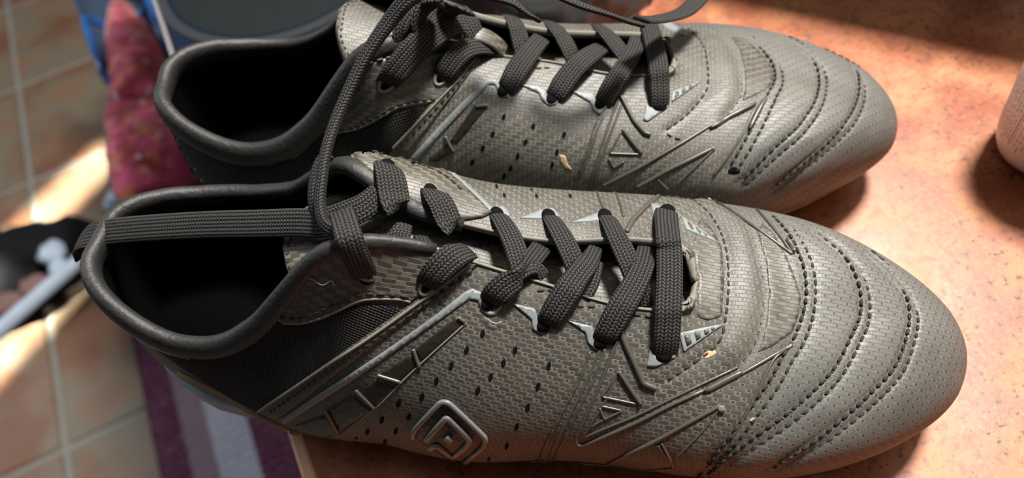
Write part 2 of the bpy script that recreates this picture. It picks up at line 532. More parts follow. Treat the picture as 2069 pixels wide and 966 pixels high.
tag(new_obj('rug', V, F, M['rug'], None, UV), 'striped rug in purple, mauve and pale lilac on the tiles below the counter edge', 'rug')

# ------------------------------------------------------------------ the boot: control stations of the last, mm
# each row: widest point of the wall (x, y, z), then the rim / ridge point above it (x, y, z); toe -> outer side -> heel -> inner side -> toe
LOOP = np.array([[288.6,0.6,24.1,251.6,0.2,54.1],
 [283.2,-13.6,26.9,247.0,-0.0,55.6],
 [272.6,-25.3,29.9,240.4,0.1,57.9],
 [254.7,-36.9,32.8,231.6,0.2,61.0],
 [232.9,-44.8,34.1,218.5,0.2,64.8],
 [209.6,-47.8,35.6,198.2,0.0,69.9],
 [191.0,-46.9,36.8,196.2,-10.2,71.4],
 [171.6,-45.2,37.1,175.9,-11.7,74.2],
 [151.6,-46.0,37.7,155.1,-8.9,79.9],
 [131.1,-49.0,36.4,135.2,-7.7,88.1],
 [112.9,-47.7,34.4,116.5,-7.5,98.3],
 [96.8,-45.1,32.9,97.2,-13.3,105.5],
 [80.6,-44.7,31.9,81.6,-20.0,92.3],
 [63.5,-42.8,31.7,66.7,-25.9,76.9],
 [44.2,-37.3,32.3,49.9,-29.8,67.6],
 [24.1,-31.2,33.0,32.1,-29.3,68.7],
 [7.8,-22.3,34.4,14.5,-21.8,76.5],
 [-1.2,-11.0,35.5,4.0,-11.2,79.6],
 [-2.8,-1.0,35.5,3.4,-0.0,79.2],
 [-1.0,10.4,35.4,5.9,10.8,80.5],
 [8.1,22.3,34.2,16.0,20.7,75.9],
 [23.6,32.9,32.8,32.8,27.5,70.1],
 [43.9,37.7,32.3,49.9,28.3,70.2],
 [63.9,38.5,32.0,66.5,24.5,78.5],
 [81.0,38.6,32.3,80.7,19.9,92.8],
 [97.2,38.9,33.4,94.3,16.4,104.1],
 [113.4,40.0,35.6,112.2,7.2,95.0],
 [131.7,41.6,38.8,132.1,6.5,85.6],
 [152.2,43.5,40.4,154.1,6.4,79.5],
 [172.2,44.7,39.6,175.4,11.4,75.2],
 [191.8,45.8,38.9,195.8,10.2,73.2],
 [210.4,46.3,37.5,198.2,0.0,69.9],
 [233.1,43.1,36.1,218.5,0.2,64.8],
 [254.7,35.1,34.4,231.6,0.2,61.0],
 [273.5,24.8,30.4,240.4,0.1,57.9],
 [284.8,13.8,26.2,247.0,-0.0,55.6]]) / 1000
AB = np.array([[0.57,0.53,0.07],
 [0.57,0.53,0.11],
 [0.57,0.53,0.10],
 [0.57,0.53,0.17],
 [0.58,0.54,0.22],
 [0.49,0.44,0.19],
 [0.43,0.44,0.34],
 [0.43,0.44,0.39],
 [0.40,0.40,0.53],
 [0.41,0.40,0.47],
 [0.41,0.35,1.31],
 [0.41,0.30,2.41],
 [0.36,0.30,2.97],
 [0.36,0.30,2.99],
 [0.36,0.30,2.99],
 [0.37,0.30,2.99],
 [0.38,0.31,2.98],
 [0.37,0.31,2.99],
 [0.37,0.30,2.99],
 [0.35,0.30,3.01],
 [0.36,0.31,3.00],
 [0.36,0.31,3.00],
 [0.37,0.32,2.99],
 [0.39,0.33,2.97],
 [0.41,0.35,2.91],
 [0.50,0.38,2.26],
 [0.56,0.49,1.00],
 [0.65,0.63,0.03],
 [0.68,0.65,0.20],
 [0.69,0.67,0.39],
 [0.66,0.65,0.22],
 [0.67,0.63,0.29],
 [0.74,0.70,0.01],
 [0.70,0.67,-0.16],
 [0.65,0.61,0.06],
 [0.60,0.57,0.12]])
MSUB, NV = 14, 84

class Boot:
    def __init__(self, name, label, loc, rz, mir, flare=()):
        self.root = thing(name, label, 'shoe', loc, rz, 'pair of black football boots')
        self.loc, self.rz, self.mir = Vector(loc), rz, mir
        self.iM = Matrix.Rotation(-rz, 3, 'Z')
        self.flare = flare
        self.grid()
    def grid(self):
        loop = LOOP.copy()
        n = len(loop)
        C = cr(loop, MSUB, True)
        ab = AB.copy()
        for k, row in self.flare:                   # the ankle flap folded outwards
            ab[k] = row
        S = cr(ab, MSUB, True)
        N = len(C)
        h = N // 2
        for i in range(0, 5 * MSUB + 1):            # over the vamp both sides meet on the ridge
            j = (N - i) % N
            t = .5 * (C[i, 3:] + C[j, 3:])
            t[1] = 0
            C[i, 3:] = t
            C[j, 3:] = t
        for i in range(5 * MSUB + 1, h):
            C[i, 4] = min(C[i, 4], -0.0004)
            C[N - i, 4] = max(C[N - i, 4], 0.0004)
        B, T = C[:, :3], C[:, 3:]
        d = T[:, :2] - B[:, :2]
        L = np.linalg.norm(d, axis=1, keepdims=True)
        H = T[:, 2:] - B[:, 2:]
        a, b, sl = S[:, 0:1], S[:, 1:2], S[:, 2:3]
        P1 = B.copy(); P1[:, 2] += (a * H)[:, 0]
        P2 = T.copy(); P2[:, :2] -= d * b; P2[:, 2] -= (sl * b * L)[:, 0]
        v = np.linspace(0, 1, NV)[None, :, None]
        B_, T_, P1, P2 = [q[:, None, :] for q in (B, T, P1, P2)]
        G = (1 - v) ** 3 * B_ + 3 * v * (1 - v) ** 2 * P1 + 3 * v * v * (1 - v) * P2 + v ** 3 * T_
        low = []
        for k in range(9):
            f = k / 9.0
            q = B.copy()
            q[:, 2] = 0.012 + (B[:, 2] - 0.012) * f
            q[:, :2] += d / np.maximum(L, 1e-6) * 0.0065 * (1 - f) ** 2
            low.append(q)
        G = np.concatenate([np.stack(low, 1), G], 1)
        self.N, self.K = N, G.shape[1]
        # even out the change of section along the forefoot, then round the ridge of the vamp into one skin
        wcol = np.zeros(N)
        st = np.arange(N) / MSUB
        st = np.minimum(st, 36 - st)
        wcol = np.clip((st - 1.0) / 1.5, 0, 1) * np.clip((9.5 - st) / 2.0, 0, 1)
        wrow = np.ones(G.shape[1]); wrow[-8:] = np.linspace(1, 0, 8)
        wt = (wcol[:, None] * wrow[None])[..., None] * .9
        for _ in range(160):
            G = G * (1 - wt) + wt * (.25 * np.roll(G, 1, 0) + .5 * G + .25 * np.roll(G, -1, 0))
        I = np.arange(0, 5 * MSUB + 1)
        J = (N - I) % N
        q = 46
        cw = np.ones(2 * q - 1) * .9
        cw *= np.clip(np.minimum(np.arange(2 * q - 1), np.arange(2 * q - 1)[::-1]) / 14.0, 0, 1)
        fade = np.clip((5 * MSUB - 1 - I) / 12.0, 0, 1)
        fade[0:1] = 1
        cwt = (fade[:, None] * cw[None])[..., None]
        for _ in range(220):
            ch = np.concatenate([G[I, -q:], G[J, -q:][:, ::-1][:, 1:]], 1)
            dn = ch.copy()
            dn[:, 1:-1] = .25 * ch[:, :-2] + .5 * ch[:, 1:-1] + .25 * ch[:, 2:]
            up = ch.copy()
            up[1:-1] = .25 * ch[:-2] + .5 * ch[1:-1] + .25 * ch[2:]
            # across the toe the columns run on over the tip
            nw = ch * (1 - cwt) + cwt * (.6 * dn + .4 * up)
            G[I, -q:] = nw[:, :q]
            G[J, -q:] = nw[:, q - 1:][:, ::-1]
        G[0, -q:] = .5 * (G[1, -q:] + G[N - 1, -q:])
        col0 = G[0]
        zs = np.concatenate([[0.11], T[5 * MSUB:h - 8 * MSUB:6, 2][::-1], T[0:5 * MSUB:5, 2][::-1], col0[::-1][3:, 2]])
        xs = np.concatenate([[0.0], T[5 * MSUB:h - 8 * MSUB:6, 0][::-1], T[0:5 * MSUB:5, 0][::-1], col0[::-1][3:, 0]])
        o = np.argsort(xs)
        self.rx, self.rz_ = xs[o], zs[o]
        if self.mir:
            G[..., 1] *= -1
        self.G = G
        self.T = G[:, -1]
        self.faces()
        self.bvh_update()
    def faces(self):
        N, K = self.N, self.K
        F = []
        for i in range(N):
            i2 = (i + 1) % N
            for j in range(K - 1):
                q = (i * K + j, i2 * K + j, i2 * K + j + 1, i * K + j + 1)
                F.append(q if self.mir else q[::-1])
        self.F = F
    def normals(self, G):
        du = np.roll(G, -1, 0) - np.roll(G, 1, 0)
        dv = np.gradient(G, axis=1)
        n = np.cross(dv, du) if not self.mir else np.cross(du, dv)
        n /= np.linalg.norm(n, axis=2, keepdims=True) + 1e-15
        # outward = away from the long axis of the boot
        m = G - np.stack([np.clip(G[..., 0], .03, .22), G[..., 1] * 0, G[..., 2] * 0 + .03], 2)
        if (n * m).sum() < 0:
            n = -n
        return n
    def bvh_update(self):
        V = [tuple(p) for p in self.G.reshape(-1, 3)]
        # coarse faces are enough for aiming
        self.bvh = BVHTree.FromPolygons(V, self.F)
        # the same with the throat bridged, for laces and tongue
        N, K = self.N, self.K
        F2 = list(self.F)
        for i in range(5 * MSUB, 11 * MSUB):
            a, b, c, d = i * K + K - 1, (i + 1) * K + K - 1, ((N - i - 1) % N) * K + K - 1, ((N - i) % N) * K + K - 1
            F2.append((a, b, c, d))
        self.cover = BVHTree.FromPolygons(V, F2)
    def local(self, o, d):
        return self.iM @ (o - self.loc), self.iM @ d
    def hit(self, px, py, h=0.0, cover=False):
        """point of the boot seen at a pixel, raised by h metres, and the normal there"""
        o, d = self.local(*ray(px, py))
        t = self.cover if cover else self.bvh
        p, n, i, dist = t.ray_cast(o, d)
        if p is None:
            best = None
            for k in range(60):
                q = o + d * (0.17 + 0.003 * k)
                r = t.find_nearest(q)
                if best is None or r[3] < best[3]:
                    best = r
            p, n = best[0], best[1]
        if n.dot(d) > 0:
            n = -n
        return p + n * h, n
    def on_plane(self, px, py, y=0.0):
        o, d = self.local(*ray(px, py))
        return o + d * ((y - o.y) / d.y)
    def uv(self, p):
        p = np.asarray(p, float).reshape(-1, 3)
        z = np.interp(p[:, 0], self.rx, self.rz_)
        y = p[:, 1] * (-1 if self.mir else 1)
        s = np.where(y < 0, -1.0, 1.0)
        v = s * np.sqrt(y ** 2 + np.maximum(z - p[:, 2], 0) ** 2)
        return np.stack([p[:, 0], v], 1) * 1000
    def line(self, pts, step=3.0, h=0.0, cover=False, sm=2, closed=False):
        """dense path on the boot through pixels (px, py); returns points, normals"""
        P = cr(pts, 8, closed)
        P = even(P, step)
        H = [self.hit(x, y, 0, cover) for x, y in P[:, :2]]
        A = smooth_rows([p for p, n in H], sm)
        Nn = smooth_rows([n for p, n in H], 4)
        Nn /= np.linalg.norm(Nn, axis=1, keepdims=True)
        return A + Nn * h, Nn
    # ---- pieces
    def shell(self, grooves):
        """grooves: (pixel path, depth, half-width) pressed into the upper (negative depth raises)"""
        G = self.G
        n = self.normals(G)
        D = np.zeros(G.shape[:2])
        for pts, dep, hw, *off in grooves:
            A, An = self.line(pts, 3.0)
            if off:
                A = A + frames(A, An)[2] * off[0]
            lo, hi = A.min(0) - .006, A.max(0) + .006
            k = np.where(((G > lo) & (G < hi)).all(2))
            if len(k[0]) == 0:
                continue
            V = G[k]
            a, b = A[:-1], A[1:]
            ab = b - a
            best = np.full(len(V), 1e9)
            for q in range(len(a)):
                t = np.clip(((V - a[q]) @ ab[q]) / max(ab[q] @ ab[q], 1e-12), 0, 1)
                best = np.minimum(best, np.linalg.norm(V - a[q] - t[:, None] * ab[q], axis=1))
            g = -dep * np.exp(-(best / hw) ** 2)
            cur = D[k]
            D[k] = cur + g
        self.G = G + n * D[..., None]
        self.bvh_update()
        V = self.G.reshape(-1, 3)
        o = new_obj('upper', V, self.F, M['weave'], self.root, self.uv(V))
        sm = o.modifiers.new('thick', 'SOLIDIFY')
        sm.thickness = 0.0016
        sm.offset = -1
        # welded ridge so the vamp is one skin
        bm = bmesh.new(); bm.from_mesh(o.data)
        bmesh.ops.remove_doubles(bm, verts=[v for v in bm.verts if abs(v.co.y) < .002 and v.co.x > .199 and v.co.z > .05], dist=0.00006)
        bm.to_mesh(o.data); bm.free()
        self.upper = o
        return o
    def lining(self):
        G = self.G[::7, 6::4]
        n = self.normals(self.G)[::7, 6::4]
        top, tn = self.G[::7, -1:], self.normals(self.G)[::7, -1:]
        G = np.concatenate([G[:, :-1], top], 1); n = np.concatenate([n[:, :-1], tn], 1)
        V = G - n * 0.0024
        a, b = V.shape[:2]
        F = [(i * b + j, ((i + 1) % a) * b + j, ((i + 1) % a) * b + j + 1, i * b + j + 1) for i in range(a) for j in range(b - 1)]
        new_obj('lining', V.reshape(-1, 3), F, M['lining'], self.root)
        base = self.G[::7, 4].copy()
        base[:, 2] = .0180 + np.clip((0.085 - base[:, 0]) / .05, 0, 1) * .0120
        cx = np.stack([np.clip(base[:, 0], .02, .265), base[:, 1] * 0, base[:, 2]], 1)
        base = base + (cx - base) * .06
        k = len(base)
        V = np.concatenate([base, base + [0, 0, .003], [[.14, 0, .0215]]])
        F = [(i, (i + 1) % k, k + (i + 1) % k, k + i) for i in range(k)] + [(k + i, k + (i + 1) % k, 2 * k) for i in range(k)]
        new_obj('insole', V, F, M['lining'], self.root)
    def sole(self):
        k = self.G[::7, 1].copy()
        n = len(k)
        c = np.stack([np.clip(k[:, 0], .03, .255), k[:, 1] * 0, k[:, 2] * 0], 1)
        out = (k - c); out[:, 2] = 0
        out /= np.linalg.norm(out, axis=1, keepdims=True)
        rows = []
        for dz, do in ((.0090, -.005), (.0095, -.002), (.0125, -.0010), (.0165, -.0010), (.0178, -.0014)):
            heel = np.clip((0.085 - k[:, 0]) / .05, 0, 1)
            q = k + out * (do + heel * (.0056 if dz > .012 else .003))[:, None]
            q[:, 2] = dz
            q[:, 2] += heel * (dz - .009) * 1.35
            rows.append(q)
        V = np.concatenate(rows)
        F = [(r * n + i, r * n + (i + 1) % n, (r + 1) * n + (i + 1) % n, (r + 1) * n + i) for r in range(4) for i in range(n)]
        m = len(V)
        V = np.concatenate([V, [[.14, 0, .009], [.14, 0, .0165]]])
        F += [((i + 1) % n, i, m) for i in range(n)] + [(4 * n + i, 4 * n + (i + 1) % n, m + 1) for i in range(n)]
        so = new_obj('sole_plate', V, F, M['sole'], self.root)
        me = None
        for x, y in ((.018, .016), (.018, -.016), (.062, .019), (.062, -.019), (.165, .030), (.165, -.028), (.20, .031), (.20, -.030), (.235, .026), (.235, -.026), (.262, .012), (.262, -.012)):
            s = -1 if self.mir else 1
            if me is None:
                bm = bmesh.new()
                bmesh.ops.create_cone(bm, cap_ends=True, segments=14, radius1=.0036, radius2=.0060, depth=.010)
                bmesh.ops.bevel(bm, geom=[e for e in bm.edges if e.verts[0].co.z < 0 and e.verts[1].co.z < 0], offset=.0008, segments=2, affect='EDGES')
                o = from_bm('stud', bm, M['sole'], so, True)
                me = o.data
            else:
                o = bpy.data.objects.new('stud', me); COL.objects.link(o); o.parent = so
            o.location = (x, y * s, .005)
    def collar(self, k0, k1, radii):
        """padded roll along the rim from station k0 to k1"""
        i0, i1 = int(k0 * MSUB), int(k1 * MSUB)
        idx = [i % self.N for i in range(i0, i1 + 1, 3)]
        P = smooth_rows(self.T[idx], 3)
        n = self.normals(self.G)[idx, -4]
        f = np.linspace(0, 1, len(P))
        w_ = np.interp(f, [r[0] for r in radii], [r[1] for r in radii])
        t_ = np.interp(f, [r[0] for r in radii], [r[2] for r in radii])
        # plump cushion: wide along the wall, rounded over the rim
        P = P + n * .0002 - np.array([0, 0, 1.0]) * (w_ * .35)[:, None]
        V, F, uv = sweep(P, n, w_, t_, 18, .85)
        k = 18
        V = np.array([Vector(p) + Vector((0, 0, .00035 * noise.noise(Vector(p) * 130))) for p in V])
        return new_obj('collar', V, F, M['leather'], self.root, uv)
    def tongue(self, path, wid, sag, mat='twill', seam=True):
        """path rows: x, y, z local centre line; wid half-width; a gently arched flap"""
        P = cr(path, 6)
        W = np.interp(np.linspace(0, 1, len(P)), np.linspace(0, 1, len(wid)), wid)
        n = len(P)
        T = np.gradient(P, axis=0); T /= np.linalg.norm(T, axis=1, keepdims=True)
        side = np.array([0, 1.0, 0])
        up = np.cross(T, side); up *= np.sign(up[:, 2:3] + 1e-9)
        m = 17
        V, uv = [], []
        L = np.concatenate([[0], np.cumsum(np.linalg.norm(np.diff(P, axis=0), axis=1))])
        for lay in (0, -1):
            for i in range(n):
                rnd_end = math.sqrt(max(0.0, 1 - max(0.0, (L[i] - (L[-1] - W[-2] * 0.9)) / (W[-2] * 0.9)) ** 2)) if i < n else 1
                wi = W[i] * max(rnd_end, .18)
                for j in range(m):
                    s = j / (m - 1) * 2 - 1
                    q = P[i] + side * wi * s - up[i] * (sag * (wi * s / max(W)) ** 2) + up[i] * lay * .003
                    V.append(q); uv.append((L[i] * 1000, wi * s * 1000))
        F = []
        for lay in (0, 1):
            o = lay * n * m
            for i in range(n - 1):
                for j in range(m - 1):
                    q = (o + i * m + j, o + i * m + j + 1, o + (i + 1) * m + j + 1, o + (i + 1) * m + j)
                    F.append(q if lay == 0 else q[::-1])
        o = n * m
        for i in range(n - 1):
            for j in (0, m - 1):
                F.append((i * m + j, (i + 1) * m + j, o + (i + 1) * m + j, o + i * m + j))
        for j in range(m - 1):
            F.append(((n - 1) * m + j, (n - 1) * m + j + 1, o + (n - 1) * m + j + 1, o + (n - 1) * m + j))
        t = new_obj('tongue', V, F, M[mat], self.root, uv)
        if seam:
            ring = []
            A = np.array(V[:n * m]).reshape(n, m, 3)
            ring = [A[i, 1] for i in range(n // 2, n - 2)] + [A[n - 2, j] for j in range(1, m - 1)] + [A[i, m - 2] for i in range(n - 3, n // 2, -1)]
            P2 = even(smooth_rows(ring, 2), .001)
            V2, F2, _ = dashes(P2, np.tile([[0, 0, 1.0]], (len(P2), 1)), .0016, .0009, .0004)
            tag(new_obj('stitching', V2, F2, M['thread'], t), kind='stuff')
        return t
    def panel(self, name, pts, mat, h=.0006, depth=.0012, smoothpoly=False, uvscale=None, parent=None, spacing=7.0, cover=False):
        """thin piece laid on the boot, outlined by pixels"""
        P = cr(pts, 6, True) if smoothpoly else np.asarray(pts, float)
        B = even(np.vstack([P, P[:1]]), min(spacing, 6.0))[:-1]
        n = len(B)
        lo, hi = B.min(0), B.max(0)
        ins = []
        for a in np.arange(lo[0] + spacing * .5, hi[0], spacing):
            for b in np.arange(lo[1] + spacing * .5, hi[1], spacing):
                c = False
                j = n - 1
                for i in range(n):
                    if (B[i][1] > b) != (B[j][1] > b) and a < (B[j][0] - B[i][0]) * (b - B[i][1]) / (B[j][1] - B[i][1]) + B[i][0]:
                        c = not c
                    j = i
                if c and np.min(np.hypot(B[:, 0] - a, B[:, 1] - b)) > spacing * .45:
                    ins.append((a, b))
        co = [Vector((x, y)) for x, y in B] + [Vector(q) for q in ins]
        vs, es, fs, ov, oe, of = delaunay_2d_cdt(co, [(i, (i + 1) % n) for i in range(n)], [], 1, 0.01)
        H = [self.hit(q.x, q.y, 0, cover) for q in vs]
        top = [p + nn * h for p, nn in H]
        F = []
        for f in fs:
            a, b, c = [top[i] for i in f[:3]]
            nn = (b - a).cross(c - a)
            F.append(tuple(f) if nn.dot(H[f[0]][1]) > 0 else tuple(f)[::-1])
        cnt = {}
        for f in F:
            for i in range(len(f)):
                e = (f[i], f[(i + 1) % len(f)])
                cnt[tuple(sorted(e))] = None if tuple(sorted(e)) in cnt else e
        V = list(top)
        m = {}
        for e in cnt.values():
            if e is None:
                continue
            for i in e:
                if i not in m:
                    m[i] = len(V)
                    V.append(H[i][0] + H[i][1] * (h - depth))
            F.append((e[1], e[0], m[e[0]], m[e[1]]))
        return new_obj(name, V, F, mat if not isinstance(mat, str) else M[mat], parent or self.root, self.uv(V), smooth=False if spacing > 20 else True)
    def tube(self, name, pts, wid, thk, mat, h=.0, k=8, closed=False, parent=None, taper=False, step=3.0, sm=2):
        A, Nn = self.line(pts, step, h, sm=sm)
        w_ = np.full(len(A), wid)
        if taper:
            w_ *= np.interp(np.linspace(0, 1, len(A)), [0, .12, .88, 1], [.35, 1, 1, .35])
        V, F, uv = sweep(A, Nn, w_, thk, k, 1.0)
        return new_obj(name, V, F, M[mat], parent or self.root, uv)
    def angular(self, name, pts, wid, thk, mat, h=0.0, parent=None):
        """like tube but keeps corners sharp"""
        P = []
        for a, b in zip(pts[:-1], pts[1:]):
            a, b = np.array(a, float), np.array(b, float)
            P += [a + (b - a) * t for t in (0, .06, .3, .5, .7, .94)]
        P.append(np.array(pts[-1], float))
        thk = thk * .75
        A = even(np.array(P), 3.0)
        H = [self.hit(x, y) for x, y in A]
        Q = smooth_rows([p + n * h for p, n in H], 1)
        V, F, uv = sweep(Q, [n for p, n in H], wid, thk, 8)
        return new_obj(name, V, F, M[mat], parent or self.root, uv)
    def stitches(self, pts, off=(0.0,), mat='thread', h=0.0001, length=.0021, gap=.0010, wid=.00042, parent=None):
        A, Nn = self.line(pts, 2.5)
        P = even(np.hstack([A, Nn]), .0006)
        P, Nn = P[:, :3], P[:, 3:]
        T, N2, B = frames(P, Nn)
        VV, FF = [], []
        for o in off:
            V, F, _ = dashes(P + B * o + N2 * h, N2, length, gap, wid)
            FF += [tuple(i + len(VV) for i in f) for f in F]
            VV += list(V)
        return tag(new_obj('stitching', VV, FF, M[mat], parent or self.root), kind='stuff')
    def strap(self, pts, wid, name='lace', mat='lace', roll=None, thk=.00085, smooth=9, step=4.0, parent=None, cover=True, taper=None):
        """woven flat lace through pixels (px, py, height above the boot in mm)"""
        P = even(cr(pts, 8), step)
        A, Nn = [], []
        for row in P:
            p, n = self.hit(row[0], row[1], 0, cover)
            o, d = self.local(*ray(row[0], row[1]))
            c = max(.35, -n.dot(d))
            A.append(p - d * (row[2] * .001 / c))
            Nn.append(n)
        A = smooth_rows(A, smooth)
        Nn = smooth_rows(Nn, smooth * 3)
        T, N2, B = frames(A, Nn)
        if roll is not None:
            a = np.radians(np.interp(np.linspace(0, 1, len(A)), np.linspace(0, 1, len(roll)), roll))
            N2 = N2 * np.cos(a)[:, None] + B * np.sin(a)[:, None]
        w_ = np.full(len(A), wid * .5)
        if taper is not None:
            w_ *= np.interp(np.linspace(0, 1, len(A)), np.linspace(0, 1, len(taper)), taper)
        V, F, uv = sweep(A, N2, w_, thk, 14, .72)
        return new_obj(name, V, F, M[mat], parent or self.root, uv)
    def free_strap(self, pts, N, wid, name='lace', thk=.00085, taper=None, parent=None):
        """flat lace through local points; N normals per control row"""
        rows = np.hstack([np.asarray(pts, float), np.asarray(N, float)])
        P = even(cr(rows, 10), .0008)
        w_ = np.full(len(P), wid * .5)
        if taper is not None:
            w_ *= np.interp(np.linspace(0, 1, len(P)), np.linspace(0, 1, len(taper)), taper)
        V, F, uv = sweep(P[:, :3], P[:, 3:], w_, thk, 14, .72)
        return new_obj(name, V, F, M['lace'], parent or self.root, uv)
    def toward(self, px, py, depth):
        """local point on a pixel's ray at a depth along the lens axis"""
        o, d = ray(px, py)
        f = Vector(R[2])
        return self.iM @ (o + d * (depth / d.dot(f)) - self.loc)
    def eyelet(self, px, py, ang=0.0, a=13.0, b=9.0, h=.0002):
        c, s_ = math.cos(ang), math.sin(ang)
        q = [(a * math.cos(t), b * math.sin(t)) for t in np.linspace(0, 2 * math.pi, 13)[:-1]]
        return self.panel('eyelet', [(px + x * c - y * s_, py + x * s_ + y * c) for x, y in q], 'hole', h, .0005, spacing=12.0)
    def hole(self, px, py, s=1.0, ang=0.0, w_=5.0, l_=10.0):
        c, s_ = math.cos(ang), math.sin(ang)
        q = [(0, -l_), (w_, -l_ * .35), (w_ * .9, l_ * .45), (0, l_), (-w_, l_ * .35), (-w_ * .9, -l_ * .45)]
        return self.panel('perforation', [(px + s * (x * c - y * s_), py + s * (x * s_ + y * c)) for x, y in q], 'hole', .00012, .0004, spacing=30.0)

def dashes(P, N, length, gap, wid):
    """small plump stitches along P"""
    P = np.asarray(P, float)
    L = np.concatenate([[0], np.cumsum(np.linalg.norm(np.diff(P, axis=0), axis=1))])
    V, F = [], []
    s = gap
    r = random.Random(len(P))
    while s + length < L[-1]:
        ln = length * r.uniform(.85, 1.12)
        c = [np.interp(s + ln * t, L, P[:, 0]) for t in (0, .5, 1)]
        q = np.stack([[np.interp(s + ln * t, L, P[:, k]) for k in range(3)] for t in (0, .25, .75, 1)])
        nn = np.stack([[np.interp(s + ln * t, L, np.asarray(N)[:, k]) for k in range(3)] for t in (0, .25, .75, 1)])
        v, f, _ = sweep(q, nn, [wid * .5, wid, wid, wid * .5], [wid * .4, wid, wid, wid * .4], 6)
        b = len(V)
        V += list(v)
        F += [tuple(i + b for i in ff) for ff in f]
        s += ln + gap * r.uniform(.8, 1.3)
    return V, F, None

# ------------------------------------------------------------------ near boot (right foot, outer side towards the camera)
def Z5(x, y): return (550 + x / 2.5415, 300 + y / 2.5415)
def Z6(x, y): return (950 + x / 2.147, 350 + y / 2.147)
def Z7(x, y): return (500 + x / 2.3787, 560 + y / 2.3787)
def Z8(x, y): return (1100 + x / 2.135, 600 + y / 2.135)
def ZE(x, y): return (820 + x / 5.68, 780 + y / 5.68)
def ZB(x, y): return (880 + x / 6.9, 560 + y / 6.9)
NB = Boot('football_boot', 'nearer black football boot with grey diamond emblem on its side, lace wrapped round its heel', (-0.13922825, 0.02489277, 0), -0.29785758, False, ((24, (.41, .36, 2.2)), (25, (.52, .55, .35)), (26, (.60, .60, -.40))))
arcA = [(1566, 434), (1602, 471), (1630, 527), (1639, 574), (1635, 629), (1616, 685), (1590, 728), (1565, 775), (1531, 822), (1489, 880), (1447, 930), (1420, 966)]
arcB = [(1650, 464), (1715, 520), (1745, 580), (1748, 640), (1728, 689), (1695, 750), (1648, 801), (1592, 848), (1531, 890), (1475, 932), (1440, 962)]
arcC = [(1752, 507), (1790, 542), (1832, 590), (1847, 640), (1838, 694), (1815, 750), (1772, 797), (1721, 843), (1662, 890), (1612, 923), (1560, 955)]
inner = [(1345, 392), (1397, 403), (1440, 440), (1466, 500), (1472, 574), (1465, 648), (1450, 695), (1397, 737), (1332, 779)]
crease = [(1400, 392), (1439, 405), (1505, 450), (1532, 527), (1543, 583), (1538, 648), (1521, 704), (1480, 750), (1420, 790)]
legA = [(1244, 688), (1232, 728), (1209, 790), (1185, 845), (1163, 888)]
pair1 = [(1192, 712), (1172, 765), (1138, 830), (1105, 895), (1072, 962)]
pair2 = [(1222, 705), (1200, 765), (1170, 825), (1140, 888), (1095, 966)]
NB.shell([(arcA, .0005, .0042), (arcA, .0006, .0007, -.0016), (arcA, .0006, .0007, .0016), (arcB, .0005, .0042), (arcB, .0006, .0007, -.0016), (arcB, .0006, .0007, .0016), (arcC, .0005, .0042), (arcC, .0006, .0007, -.0016), (arcC, .0006, .0007, .0016), (inner, .0005, .0012), (crease, .0007, .0014),
          ([(1425, 410), (1480, 450), (1504, 520), (1510, 583), (1503, 650), (1480, 700)], -.0012, .0045),
          ([(1575, 500), (1590, 580), (1585, 650)], .0006, .004), (pair1, .0005, .001), (pair2, .0004, .001)])
NB.lining()
NB.sole()
NB.collar(9.7, 26.9, [(0, .0018, .0018), (.10, .0026, .0022), (.22, .0040, .0026), (.36, .0056, .0030), (.5, .0052, .0030), (.68, .0050, .0030), (.85, .0036, .0026), (.94, .0030, .0024), (1, .0020, .0018)])
def binding(b, k0, k1, name='throat_edge'):
    idx = [i % b.N for i in range(int(k0 * MSUB), int(k1 * MSUB) + 1, 2)]
    P = smooth_rows(b.T[idx], 7)
    n = b.normals(b.G)[idx, -3]
    V, F, uv = sweep(P - n * .0006, n, .0006, .0014, 8)
    return new_obj(name, V, F, M['edge'], b.root, uv)
binding(NB, 5.0, 9.8)
binding(NB, 26.7, 31.0)
NB.tongue([(.203, 0, .0605), (.188, 0, .064), (.170, 0, .067), (.152, 0, .071), (.134, 0, .078), (.116, 0, .086), (.100, 0, .091), (.086, 0, .091), (.073, 0, .088)], [.010, .014, .016, .017, .019, .022, .025, .026, .025], .012)

# dark knit round heel and ankle, carbon quarter panel above it, strips and prints
knitN = [(548, 640), (573, 648), (609, 652), (650, 643), (690, 627), (735, 614), (780, 616), (824, 630), (700, 716), (600, 782), (528, 832), (470, 803), (400, 767), (340, 722), (290, 678), (250, 632), (222, 600), (205, 570), (185, 520), (200, 560), (235, 615), (270, 655), (330, 700), (400, 712), (440, 716), (480, 705), (515, 675)]
NB.panel('ankle_mesh', knitN[:12] + [(370, 742), (318, 705), (272, 660), (232, 612), (205, 565), (180, 522), (172, 500), (176, 494), (205, 548), (245, 600), (300, 650), (350, 678), (430, 695), (490, 672), (530, 632)], 'knit', .0005, .0012)
qN = [(548, 638), (575, 600), (601, 560), (640, 525), (676, 495), (740, 488), (810, 495), (885, 508), (944, 520), (946, 534), (890, 570), (833, 607), (802, 602), (735, 603), (688, 623), (650, 640), (609, 650), (573, 650)]
NB.panel('quarter_panel', qN, 'twill', .0009, .0014)
NB.stitches([(560, 634), (590, 640), (625, 636), (680, 612), (735, 592), (790, 593), (826, 598)], (0,), 'thread', .0010)
NB.tube('panel_edge', [(573, 650), (609, 651), (650, 641), (688, 624), (735, 604), (802, 603), (830, 609)], .0005, .0005, 'edge', .0006)
